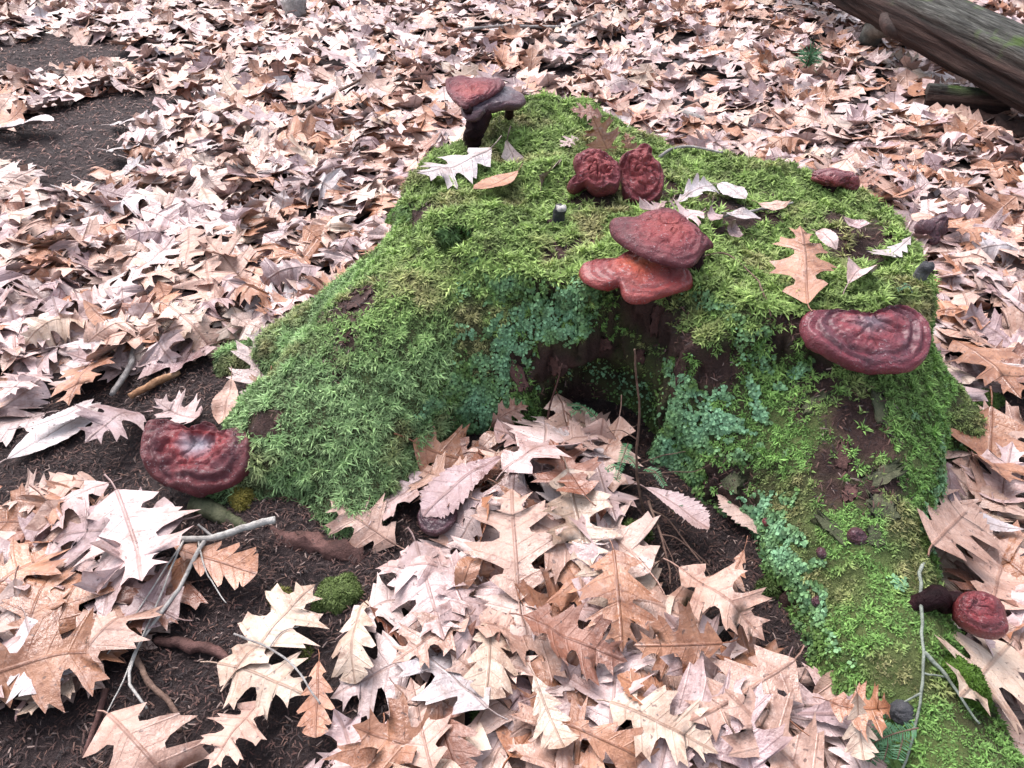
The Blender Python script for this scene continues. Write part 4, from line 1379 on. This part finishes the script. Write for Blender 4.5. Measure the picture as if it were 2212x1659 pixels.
# two big overlapping shelves on the front wall
o4 = c5([(1310, 1030), (1340, 1003), (1430, 1018), (1500, 1008), (1600, 965), (1680, 960), (1760, 1000), (1850, 1080), (1930, 1150), (1975, 1168), (1905, 1215), (1850, 1285), (1800, 1305), (1700, 1305), (1560, 1275), (1450, 1215), (1360, 1155), (1315, 1090)])
o5 = c5([(1120, 1330), (1150, 1295), (1220, 1280), (1330, 1285), (1400, 1245), (1500, 1220), (1600, 1240), (1700, 1280), (1800, 1325), (1840, 1370), (1840, 1415), (1790, 1450), (1700, 1480), (1620, 1500), (1560, 1522), (1470, 1525), (1405, 1500), (1390, 1462), (1372, 1430), (1335, 1420), (1325, 1442), (1270, 1448), (1200, 1428), (1140, 1385)])
a4 = un(*c5([(1780, 1120)])[0], .350) - [0, 0, .045]
shelf('brick-red fan-shaped shelf overlapping the orange shelf beneath it', o4, c5([(1720, 1090)])[0], .350, (-.10, -.24), CAP_BROWN, thick=.018, dome=.010, rings=4, ring_amp=.0018, wrinkle=.004, seed=11,
      stem=[([a4, a4 + [.02, .04, -.03], a4 + [.03, .06, -.07]], [.035, .035, .035])])
a5 = un(*c5([(1520, 1290)])[0], .305) - [0, 0, .052]
shelf('broad orange-red shelf with a notched rim under the brick-red fan', o5, c5([(1510, 1300)])[0], .305, (0.02, -.14), CAP_ORANGE, thick=.020, dome=.006, rings=5, ring_amp=.0022, wrinkle=.003, seed=13,
      stem=[([a5, a5 + [0, .05, -.01], a5 + [0, .12, -.03]], [.03, .04, .045])])
# kidney bracket on the far corner of the wall
o6 = c6([(650, 1065), (700, 1030), (760, 1045), (850, 1050), (930, 1060), (1010, 1090), (1060, 1085), (1140, 1070), (1230, 1040), (1320, 1018), (1400, 1030), (1470, 1080), (1510, 1150), (1520, 1250), (1512, 1330), (1450, 1405), (1370, 1450), (1250, 1458), (1130, 1455), (1000, 1440), (880, 1392), (780, 1340), (690, 1275), (640, 1195), (630, 1120)])
a6 = un(*c6([(1090, 1130)])[0], .290) - [0, 0, .07]
shelf('big kidney-shaped maroon bracket with layered rim on the stump wall', o6, c6([(1085, 1140)])[0], .290, (-.03, -.40), CAP_MAROON, thick=.026, dome=.010, rings=4, ring_amp=.004, wrinkle=.0055, seed=17,
      stem=[([a6, a6 + [.0, .05, -.01], a6 + [0, .10, -.02]], [.035, .045, .05])])
# stalked bracket beside the root
o9 = c4([(1112, 905), (1150, 862), (1220, 855), (1300, 888), (1345, 945), (1360, 1005), (1345, 1052), (1300, 1068), (1230, 1055), (1170, 1022), (1122, 968)])
q0 = hit(*c4([(985, 960)])[0])[0]; q1 = un(*c4([(1040, 910)])[0], .085); q2 = un(*c4([(1150, 920)])[0], .088)
shelf('glossy crimson bracket on a curved black stalk beside the mossy root', o9, c4([(1170, 930)])[0], .105, (-.05, -.25), CAP_RED, thick=.020, dome=.012, rings=1.3, ring_amp=.0015, wrinkle=.0035, seed=19,
      stem=[([q0 + [-.02, .01, -.01], (q0 + q1) / 2 + [-.006, 0, .022], q1, q2], [.012, .014, .0135, .013])])
# small one half hidden by the saw-toothed leaf
shelf('small dark maroon bracket peeping out under the saw-toothed leaf', [(900, 1110), (915, 1085), (950, 1080), (985, 1095), (985, 1120), (965, 1145), (935, 1155), (908, 1140)], (945, 1105), .045, (0, -.25), CAP_PURPLE, thick=.014, dome=.006, rings=3, ring_amp=.0015, wrinkle=.002, seed=23,
      stem=[([un(945, 1105, .04), un(950, 1100, -.01)], [.014, .016])])


def lump(label, base, balls, mat, seed, stem=None, res=.0020, wr=.004, freq=80, k=.006, name='bracket_fungus', cat='fungus', group=FUNGI, squash=None):
    """folded, knobbly fungus grown from merged lobes"""
    B = np.array([list(q) + [1.0] * (7 - len(q)) for q in balls], float)
    lo = (B[:, :3] - B[:, 3:4]).min(0) - .012; hi = (B[:, :3] + B[:, 3:4]).max(0) + .012
    ax = [np.arange(lo[i], hi[i], res) for i in range(3)]
    X, Y, Z = np.meshgrid(*ax, indexing='ij')
    Dv = np.full(X.shape, 9.0)
    for j, bb in enumerate(B):
        sx = bb[4:7] if B.shape[1] >= 7 else (1, 1, 1)
        dd = (np.sqrt(((X - bb[0]) / sx[0]) ** 2 + ((Y - bb[1]) / sx[1]) ** 2 + ((Z - bb[2]) / sx[2]) ** 2) - bb[3]) * min(sx)
        Dv = dd if j == 0 else smin(Dv, dd, k)
    V, F = surface_nets(Dv, lo, res)
    N = vnormals(V, F)
    Q = V + .006 * np.stack([vnoise(V * 60, seed), vnoise(V * 60, seed + 1), vnoise(V * 60, seed + 2)], 1)
    rid = np.clip(.14 - np.abs(fbm(Q * freq * np.array([.45, .45, 1.1]), seed + 3, 2)), 0, 1) / .14
    V = V + N * (-wr * rid + wr * 1.3 * fbm(V * freq * .45, seed + 5, 2))[:, None]
    zone = np.clip(.55 - N[:, 2] * .4 + .3 * fbm(V * 40, seed + 8, 2), 0, 1)
    root = empty(name, tuple(base), label, cat, group)
    me = mesh_np('cap', V, F, mat, attrs={'zone': zone, 'crease': np.clip(rid * .8 - .2, 0, 1)})
    link('cap', me, root)
    if stem:
        for pts, rad in stem:
            V, F = tube(resample(pts, 8), np.interp(np.linspace(0, 1, 8), np.linspace(0, 1, len(rad)), rad), 12, seed, .12)
            link('stem', mesh_np('stem', V, F, STEM), root)
    return root


c, _ = hit(1290, 408)
oA = c5([(1092, 690), (1090, 640), (1115, 608), (1180, 603), (1260, 608), (1330, 638), (1380, 690), (1388, 760), (1370, 822), (1310, 857), (1230, 852), (1180, 820), (1150, 800), (1085, 828), (1050, 805), (1065, 770), (1120, 745)])
pA = un(*c5([(1250, 730)])[0], c[2] + .045)
shelf('rounded knobbly red bracket beside the taller wrinkled one, lobe poking out', oA, c5([(1245, 725)])[0], c[2] + .045, (.02, -.75), CAP_BRICK, thick=.034, dome=.016, rings=2, ring_amp=.003, wrinkle=.0085, seed=41,
      stem=[([pA + [0, .02, -.022], (pA[0], pA[1] + .03, c[2] - .02)], [.024, .022])])
c, _ = hit(1392, 432)
oB = c5([(1372, 680), (1395, 625), (1470, 592), (1505, 562), (1550, 553), (1582, 590), (1577, 630), (1625, 680), (1652, 740), (1652, 830), (1635, 900), (1590, 935), (1520, 948), (1440, 930), (1397, 880), (1388, 800), (1374, 740)])
pB = un(*c5([(1510, 760)])[0], c[2] + .055)
shelf('tall wrinkled red bracket with a folded upper lobe, on the stump top', oB, c5([(1515, 700)])[0], c[2] + .055, (-.02, -1.15), CAP_BRICK, thick=.026, dome=.010, rings=3, ring_amp=.003, wrinkle=.0075, seed=43,
      stem=[([pB + [0, .025, -.02], (pB[0], pB[1] + .035, c[2] - .02)], [.026, .026])])
c, _ = hit(1795, 415)
lump('small wrinkled crimson bracket on the mossy back rim of the stump', c, [(0, .012, .024, .024, 1.5, 1, .65), (-.018, .014, .024, .018, 1.1, 1, .7), (.034, .004, .014, .015, 1.1, 1, .9), (.030, .006, .022, .014)], CAP_RED, 45, wr=.004, freq=95,
     stem=[([(0, .01, .02), (0, .012, -.015)], [.016, .014]), ([(.035, .008, .01), (.036, .008, -.015)], [.011, .012])])
c, _ = hit(1988, 552)
lump('purple folded bracket on a grey-black stalk at the stump rim', c, [(.0, .01, .060, .022, 1, 1, 1), (-.010, .012, .068, .019), (.022, .02, .068, .020, 1.1, 1, 1), (.032, .024, .080, .015), (.010, .0, .045, .018), (-.018, .012, .072, .014), (.036, .014, .062, .013)], CAP_PURPLE, 47, wr=.004, freq=85,
     stem=[([(.003, .002, .045), (.0, 0, .02), (-.002, 0, -.012)], [.016, .012, .010])])
for i, (px, py, r_, mt, lab) in enumerate([(1850, 1160, .016, CAP_PURPLE, 'shiny purple young bracket knob at the tip of a bark spur'), (1775, 1195, .010, CAP_PURPLE, 'small red knob in a bark crack below the bark spur'), (1658, 1128, .009, CAP_RED, 'tiny crimson knob on sea-green scales of the root'),
                                           (1948, 1540, .017, STUB_GREY, 'shrivelled grey-black fungus knob on the lower root'), (1768, 1300, .010, CAP_PURPLE, 'tiny red-brown knob on the root edge beside bare soil')]):
    c, nn = hit(px, py)
    rr = r_ * .8
    t = nn * rr * .05
    lump(lab, c, [(*t, rr), (*(t + [rr * .5, -rr * .3, -rr * .2]), rr * .7), (*(t + [-rr * .4, 0, rr * .4]), rr * .65)], mt, 60 + i, res=.0016, wr=.0016, freq=150, k=.004)

# ------------------------------------------------------------------ twigs, roots and sprigs


def on_surface(pxs, lift):
    return np.array([hit(x, y)[0] + [0, 0, lift] for x, y in pxs])


def twig(label, pxs, lift, rad, mat, seed, branches=(), n_=26, wob=.004, cat='twig', name='twig', y=None, group=None, pts=None):
    P = on_surface(pxs, lift) if pts is None else np.array(pts, float)
    if y is not None:
        P = np.array([EYE + ray(a, b) * (yy / ray(a, b)[1]) for (a, b), yy in zip(pxs, y)])
    P = resample(P, n_)
    if y is None and pts is None:                         # a stiff stick rests on the litter and does not dip into it
        k = np.ones(5) / 5
        z = np.convolve(np.pad(P[:, 2], 2, mode='edge'), k, 'valid'); P[:, 2] = np.maximum(z, P[:, 2] * .5 + z * .5)
    P += wob * np.stack([fbm(P * 30, seed, 2), fbm(P * 30, seed + 1, 2), .5 * fbm(P * 30, seed + 2, 2)], 1)
    V, F = tube(P, np.interp(np.linspace(0, 1, n_), np.linspace(0, 1, len(rad)), rad), 7, seed, .10)
    root = empty(name, tuple(P[0]), label, cat, group)
    under(root, 'stem', V, F, mat)
    for i, (bp, br) in enumerate(branches):
        B = on_surface(bp, lift * .9) if y is None else np.array([EYE + ray(a, b) * (P[min(int(len(P) * .5), n_ - 1)][1] / ray(a, b)[1]) for a, b in bp])
        j = np.argmin(np.linalg.norm(P - B[0], axis=1)); B[0] = P[j]
        B = resample(B, 14)
        B[1:] += wob * .7 * np.stack([fbm(B[1:] * 40, seed + 7 + i, 2), fbm(B[1:] * 40, seed + 9 + i, 2), 0 * B[1:, 0]], 1)
        V, F = tube(B, np.linspace(br, br * .45, 14), 6, seed + i, .1)
        under(root, 'side_branch', V, F, mat)
    return root


twig('peeled whitish twig lying over the orange leaf on the soil bank', [(608, 1156), (540, 1175), (460, 1197), (395, 1198)], .035, [.0058, .005, .004], TWIG_PALE, 1,
     branches=[([(460, 1197), (425, 1250), (392, 1310), (335, 1390), (305, 1450), (298, 1500), (330, 1560)], .0035), ([(335, 1390), (300, 1460), (250, 1570)], .0016), ([(392, 1310), (460, 1270), (500, 1330)], .0015), ([(305, 1450), (250, 1440), (230, 1425)], .0013)])
twig('bent dead twig reaching over soil and cream leaf', [(300, 1440), (340, 1500), (390, 1560), (400, 1600)], .02, [.004, .003], TWIG_BROWN, 2)
twig('thin pale twig arching over the cream sharp-lobed leaf', [(520, 1410), (600, 1440), (660, 1490), (700, 1560)], .045, [.0015, .0012], TWIG_GREY, 3, branches=[([(600, 1440), (620, 1400), (655, 1390)], .001)])
twig('brown bark-covered stick on the dark soil', [(340, 1392), (400, 1400), (470, 1418), (530, 1450)], .010, [.005, .0085, .0065, .003], BARK_RED, 4, wob=.010)
twig('slender reddish twig lying on the foreground soil', [(235, 1500), (210, 1580), (190, 1650)], .012, [.004, .003], BARK_RED, 5)
twig('lichen-grey forked twig draped down the mossy root', [(2030, 1150), (1992, 1230), (1982, 1320), (1988, 1410), (1985, 1500), (1965, 1600), (1945, 1680)], .010, [.0027, .0021, .0017, .0013], TWIG_GREEN, 6, wob=.005,
     branches=[([(1988, 1410), (2050, 1485), (2110, 1570)], .0028), ([(2050, 1485), (2090, 1480), (2130, 1500)], .0014), ([(1985, 1500), (1940, 1530), (1900, 1560)], .0014)])
twig('long pale twig on the litter behind the stump', [(1005, 88), (1100, 82), (1200, 84), (1255, 74), (1325, 34)], .05, [.007, .007, .005], TWIG_GREY, 7)
twig('thin dark twig on the litter behind the stump', [(640, 288), (720, 238), (800, 192), (835, 172)], .05, [.006, .005, .004], TWIG_BROWN, 8)
twig('grey broken branch lying behind the mossy back rim', [(1440, 258), (1490, 275), (1540, 292)], .04, [.012, .012, .009], TWIG_GREY, 9)
twig('grey twig resting on moss behind the twin brackets', [(1425, 350), (1450, 335), (1490, 330), (1558, 342)], .012, [.0035, .003, .0025], TWIG_GREY, 10)
twig('straight grey twig among the leaf scraps on the stump', [(1535, 484), (1600, 475), (1650, 466), (1710, 452)], .014, [.0028, .0026, .002], TWIG_GREY, 11)
twig('thin dry stem bent over the mossy stump front', [(1500, 575), (1560, 560), (1625, 610), (1645, 640), (1660, 700)], .012, [.0013, .0013], TWIG_BROWN, 12)
twig('grey root-like stick on the soil behind the ground bracket', [(250, 870), (290, 800), (300, 740)], .02, [.005, .006, .004], TWIG_GREY, 13)
twig('orange splinter of wood on the soil bank', [(285, 868), (340, 838), (390, 815)], .012, [.006, .008, .005], bark_material('splinter', (.22, .10, .05), (.40, .22, .12), (.55, .36, .24)), 14)
twig('short twig lying on the soil below the stump moss', [(440, 1150), (470, 1180)], .02, [.002, .002], TWIG_GREY, 15)
twig('dead reddish seedling stem in front of the dark hollow', [(1182, 905), (1192, 862), (1205, 820), (1214, 785)], 0, [.0018, .0015, .001], BARK_RED, 16, y=[.93, .925, .925, .925], wob=.002)
twig('tall thin bare seedling stem in front of the stump wall', [(1400, 1130), (1378, 1040), (1378, 950), (1382, 880), (1374, 800), (1370, 755)], 0, [.0022, .0020, .0016, .0012], TWIG_BROWN, 17, y=[.765, .78, .79, .80, .80, .80], wob=.003,
     branches=[([(1378, 1010), (1450, 1020), (1500, 1020), (1540, 1000)], .0012), ([(1380, 940), (1340, 930), (1310, 935)], .001), ([(1378, 985), (1430, 985), (1480, 975)], .001), ([(1378, 1030), (1340, 1060), (1325, 1090)], .001)])
twig('bare rootlets trailing over soil in front of the stump', [(1395, 1110), (1420, 1180), (1435, 1230), (1440, 1290)], .03, [.0022, .0018, .0012], TWIG_BROWN, 18,
     branches=[([(1420, 1180), (1460, 1190), (1530, 1250)], .0016), ([(1400, 1130), (1440, 1150), (1500, 1230), (1540, 1290)], .0018), ([(1435, 1230), (1400, 1260), (1380, 1300)], .001), ([(1420, 1180), (1450, 1240), (1470, 1300)], .001)])


def sprig(label, b, t, lift, seed, width=.011, step=.0026, side_n=0, mat=NEEDLE, raise_tip=0.0):
    r_ = np.random.default_rng(seed)
    pb = hit(*b)[0] + [0, 0, lift]; pt = hit(*t)[0] + [0, 0, lift + raise_tip]
    L = np.linalg.norm(pt - pb)
    root = empty('hemlock_sprig', tuple(pb), label, 'sprig', 'green hemlock sprigs')
    lines = [resample([pb, (pb + pt) / 2 + [0, 0, .01], pt], 12)]
    for k in range(side_n):
        f = .2 + .6 * (k + .5) / side_n
        a = pb + (pt - pb) * f
        d = unit(pt - pb); sd = unit(np.cross(d, [0, 0, 1])) * (1 if k % 2 else -1)
        e = a + (d * .7 + sd) * L * .33 * (1.1 - f * .6)
        lines.append(resample([a, (a + e) / 2 + [0, 0, .004], e], 8))
    NV, NF = [], []
    for ln in lines:
        V, F = tube(ln, np.linspace(.0011, .0006, len(ln)), 5, seed)
        under(root, 'stem', V, F, TWIG_BROWN)
        seg = np.concatenate([[0], np.cumsum(np.linalg.norm(np.diff(ln, axis=0), axis=1))])
        for s_ in np.arange(step, seg[-1] + step, step):
            c = np.array([np.interp(s_, seg, ln[:, i]) for i in range(3)])
            d = unit(ln[min(np.searchsorted(seg, s_), len(ln) - 1)] - ln[max(np.searchsorted(seg, s_) - 1, 0)] + 1e-9)
            for sg in (-1, 1):
                sd = unit(np.cross(d, [0, 0, 1])) * sg
                nd = unit(sd + d * r_.uniform(.15, .5) + [0, 0, r_.normal(0, .15)])
                wl_ = width * r_.uniform(.75, 1.1) * (1 - .35 * s_ / seg[-1])
                w_ = unit(np.cross(nd, [0, 0, 1])) * .0009
                o = len(NV)
                NV += [c - w_ * .6, c + w_ * .6, c + nd * wl_ * .6 + w_, c + nd * wl_ * .6 - w_, c + nd * wl_]
                NF += [(o, o + 1, o + 2), (o, o + 2, o + 3), (o + 3, o + 2, o + 4)]
    under(root, 'needles', np.array(NV), np.array(NF), mat, kind='stuff', smooth=False)
    return root


sprig('hemlock sprig hanging beside the tall bare stem', (1350, 1010), (1325, 1090), .055, 1, side_n=2)
sprig('short green hemlock sprig at the foot of the bare stem', (1385, 1065), (1425, 1100), .055, 2)
sprig('green hemlock sprig lying on the whitish saw-toothed leaf', (1285, 950), (1225, 920), .05, 3, side_n=1)
sprig('tiny bright hemlock tip on the soil below the stump wall', (1440, 1140), (1475, 1130), .04, 4, width=.009)
sprig('bushy hemlock sprig on the lower end of the mossy root', (1965, 1600), (1840, 1645), .03, 5, side_n=5, width=.013)
sprig('pale hemlock tip on moss beside the grey-black knob', (1900, 1580), (1860, 1540), .03, 6, side_n=2)
sprig('small green sprig on the moss of the stump top', (1965, 645), (1935, 640), .012, 8, width=.010)

# pine seedling far behind the stump
c, _ = hit(1735, 172)
root = empty('pine_seedling', tuple(c), 'little blue-green pine seedling standing in the litter', 'seedling')
V, F = tube(resample([c, c + [0, 0, .05], c + [.005, 0, .09]], 8), np.linspace(.004, .0025, 8), 6, 1)
under(root, 'stem', V, F, TWIG_BROWN)
NV, NF = [], []
for k in range(110):
    a = c + [.004, 0, .05 + .045 * rng.random()]
    d = unit(np.array([rng.normal(), rng.normal(), rng.uniform(-.1, 1.2)]))
    L = rng.uniform(.05, .085); w_ = unit(np.cross(d, [0, -.8, .6])) * .0013
    o = len(NV); NV += [a - w_, a + w_, a + d * L * .6 + w_, a + d * L * .6 - w_, a + d * L - [0, 0, .008]]
    NF += [(o, o + 1, o + 2), (o, o + 2, o + 3), (o + 3, o + 2, o + 4)]
under(root, 'needles', np.array(NV), np.array(NF), NEEDLE, kind='stuff', smooth=False)

# ------------------------------------------------------------------ moss cushions on the ground


def cushion(label, px, py, wpx, hgt, tintc, seed, flat=1.0, dens=900000, ln=.008):
    c, _ = hit(px, py)
    dep = proj(c)[2]; R = wpx / 2 / FPX * dep
    r_ = np.random.default_rng(seed)
    root = empty('moss_cushion', tuple(c), label, 'moss', 'moss cushions on the ground')
    nA, nR = 28, 9
    th = np.linspace(0, 2 * math.pi, nA, endpoint=False)
    V = []
    for i in range(nR):
        u = i / (nR - 1)
        for j in range(nA):
            rr = R * u * (1 + .22 * math.sin(2 * th[j] + seed) + .12 * math.sin(5 * th[j] + 2 * seed))
            V.append(c + [rr * math.cos(th[j]), rr * math.sin(th[j]) * flat, hgt * math.sqrt(max(0, 1 - u ** 2.4)) - .006])
    V = np.array(V); V[:, 2] += .003 * fbm(V * 90, seed, 2)
    A = np.arange(nA); B = (A + 1) % nA
    F = np.concatenate([np.stack([i * nA + A, (i + 1) * nA + A, (i + 1) * nA + B, i * nA + B], 1) for i in range(nR - 1)])
    under(root, 'mound', V, F, STUMP, attrs={'tint': np.tile(np.array(tintc) * .35, (len(V), 1))})
    N = vnormals(V, F)
    if N[:, 2].mean() < 0: N = -N
    P, Nn = scatter(V, F, N, dens, r_)
    m_ = len(P)
    t_ = np.array(tintc) * r_.uniform(.6, 1.35, (m_, 1))
    V, T, C = fronds(P, Nn, ln * r_.uniform(.6, 1.4, m_), .0011 + .0009 * r_.random(m_), t_, r_)
    under(root, 'moss', V, T, MOSS, kind='stuff', smooth=False, attrs={'tint': C})


cushion('tuft of feathery green moss on the dark soil beside the leaf heap', 730, 1285, 85, .022, (.16, .22, .07), 1, 1.2)
cushion('small yellow-green moss tuft on the dark soil', 605, 1292, 42, .014, (.20, .20, .05), 2, 1.4)
cushion('dense rounded bright green moss cushion beside the mossy root', 2075, 1478, 80, .035, (.085, .17, .02), 3, 1.4, dens=1400000, ln=.005)
cushion('yellow-olive moss patch below the lumpy ground bracket', 522, 1068, 50, .016, (.26, .22, .05), 4, 1.2)
cushion('tiny moss speck on the soil beside the brown stick', 660, 1412, 24, .008, (.16, .18, .05), 5)
cushion('tiny moss patch between foreground leaves', 1040, 1545, 34, .02, (.09, .17, .05), 6)
cushion('low moss pad beside the orange leaf beyond the stump shoulder', 2125, 868, 70, .02, (.12, .20, .05), 7)
cushion('moss pad on soil under the bare rootlets', 1370, 1150, 60, .02, (.10, .15, .04), 8)
cushion('moss pad beside the rusty litter under the stump wall', 1660, 1275, 40, .018, (.09, .14, .04), 9)

# ------------------------------------------------------------------ fallen logs behind the stump


def log(label, A, B, rad, seed, n_=60, sides=40, taper=(1, 1), wobble=.03, ragged=.25, name='fallen_log', cat='log', mat=None, stub=None, crack=True):
    A, B = np.array(A, float), np.array(B, float)
    d = unit(B - A); up_ = unit(np.array([0, 0, 1.0]) - d[2] * d); sd = np.cross(d, up_)
    L = np.linalg.norm(B - A)
    root = empty(name, tuple(A), label, cat)
    t, th = np.meshgrid(np.linspace(0, 1, n_), np.linspace(0, 2 * math.pi, sides, endpoint=False), indexing='ij')
    t, th = t.ravel(), th.ravel()
    c = A + d * (L * t)[:, None] + up_ * (wobble * .4 * np.sin(3 * t + seed))[:, None] + sd * (wobble * np.sin(4.2 * t + 2 * seed))[:, None]
    r = rad * (taper[0] + (taper[1] - taper[0]) * t)
    p = np.stack([np.cos(th) * 2.2, np.sin(th) * 2.2, t * L * 2.0], 1)
    rr = r * (1 + .16 * fbm(p, seed, 3) + .10 * fbm(p * np.array([3, 3, .7]), seed + 3, 3))
    if crack:
        for ang_, dp in ((1.20, .34), (.80, .22), (2.05, .20), (2.6, .16), (3.3, .14), (.2, .14), (5.9, .12), (4.0, .12)):
            a0 = ang_ + .16 * np.sin(5 * t + seed + 3 * ang_) + .05 * np.sin(31 * t + 5 * ang_)
            rr = rr - r * dp * np.exp(-((th - a0) / .07) ** 2) * (.6 + .4 * np.sin(11 * t + 9 * ang_))
    V = c + sd * (np.cos(th) * rr)[:, None] + up_ * (np.sin(th) * rr)[:, None]
    wth = np.clip((np.sin(th - .25) - .45) * 2.4, 0, 1)
    J = np.arange(sides); K = (J + 1) % sides
    F = np.concatenate([np.stack([i * sides + J, i * sides + K, (i + 1) * sides + K, (i + 1) * sides + J], 1) for i in range(n_ - 1)])
    V = np.concatenate([V, [A, B]]); wth = np.concatenate([wth, [0, 0]])
    T = np.concatenate([np.stack([np.full(sides, n_ * sides), K, J], 1), np.stack([np.full(sides, n_ * sides + 1), (n_ - 1) * sides + J, (n_ - 1) * sides + K], 1)])
    # mesh in the log's own axes so that the grain runs along it
    Rm_ = np.stack([sd, d, up_], 1)
    loc = (V - A) @ Rm_
    me = mesh_np('trunk', loc, [F, T], mat or LOGM, attrs={'weather': wth})
    o = link('trunk', me, root)
    root.matrix_world = Matrix(((sd[0], d[0], up_[0], A[0]), (sd[1], d[1], up_[1], A[1]), (sd[2], d[2], up_[2], A[2]), (0, 0, 0, 1)))
    return root, Rm_, A


LA, LB = un(2300, 178, .20), un(1890, -14, .22)
dv = unit(LB - LA)
lg, LR, LAo = log('big brown fallen log with a grey mossy upper side, behind the stump', LA - dv * 1.2, LB + dv * 2.0, .098, 5, n_=130, sides=84)
# broken branch stub reaching from the log down to the litter
p = LA + dv * (np.linalg.norm(LB - LA) * .80)
g = hit(1868, 100, 'ground')[0]
pts = resample([p + [-.02, 0, -.05], (p + g) / 2 + [-.03, 0, 0], g - [0, 0, .03]], 12)
V, F = tube(pts, np.linspace(.055, .04, 12), 14, 3, .10)
o = link('branch_stub', mesh_np('branch_stub', (V - LAo) @ LR, F, bark_material('stub_weathered', (.05, .05, .045), (.12, .12, .105), (.22, .22, .20))), lg)
# torn bark scar
pts = resample([LA + dv * .70 + [-.075, 0, -.06], LA + dv * .78 + [-.11, 0, -.035], LA + dv * .88 + [-.09, 0, 0.0]], 8)
V, F = tube(pts, [.01, .022, .030, .032, .030, .025, .018, .008], 14, 8, .05)
link('knot', mesh_np('knot', (V - LAo) @ LR, F, WOOD_DARK), lg)
pp = [un(1998, 212, .05), un(2300, 236, .06)]
log('smaller dark broken log lying under the big log', pp[0], pp[1], .052, 9, n_=30, sides=24, wobble=.008)
pp = [un(2050, 245, .015), un(2130, 262, .02), un(2260, 300, .02)]
V, F = tube(resample(pp, 16), np.linspace(.016, .036, 16), 10, 4, .25)
rt_ = empty('fallen_bark', tuple(pp[0]), 'ragged strip of dark bark on the litter below the small log', 'bark')
under(rt_, 'bark', V, F, WOOD_DARK)
# dark rotten wood under the moss by the soil bank
pp = [un(560, 1140, .006), un(640, 1172, .010), un(730, 1195, .002), un(790, 1215, -.01)]
V, F = tube(resample(pp, 18), np.interp(np.linspace(0, 1, 18), [0, .4, 1], [.008, .016, .014]), 12, 6, .30)
rt_ = empty('rotten_wood', tuple(pp[0]), 'dark reddish rotten wood under the moss edge by the soil bank', 'wood')
under(rt_, 'wood', V, F, BARK_RED)
pp = [un(420, 1085, .03), un(470, 1110, .025), un(540, 1150, .01)]
V, F = tube(resample(pp, 14), np.linspace(.016, .012, 14), 10, 7, .12)
rt_ = empty('mossy_stick', tuple(pp[0]), 'greenish rotting stick below the lumpy ground bracket', 'stick')
under(rt_, 'stem', V, F, BARK_OLIVE)
# weathered grey wood in the far litter
c = un(640, 45, 0)
pts = resample([c - [0, 0, .02], c + [.01, 0, .06], c + [.03, .02, .11]], 10)
V, F = tube(pts, np.interp(np.linspace(0, 1, 10), [0, .5, 1], [.07, .05, .02]), 12, 9, .3)
rt_ = empty('grey_wood', tuple(c), 'weathered grey wood stub in the far litter', 'wood')
under(rt_, 'wood', V, F, TWIG_GREY)

print('leaves', NIND, 'litter', nL, 'tris', sum(sum(len(p.vertices) - 2 for p in m.polygons) if len(m.polygons) < 20000 else len(m.loops) - 2 * len(m.polygons) for m in bpy.data.meshes))
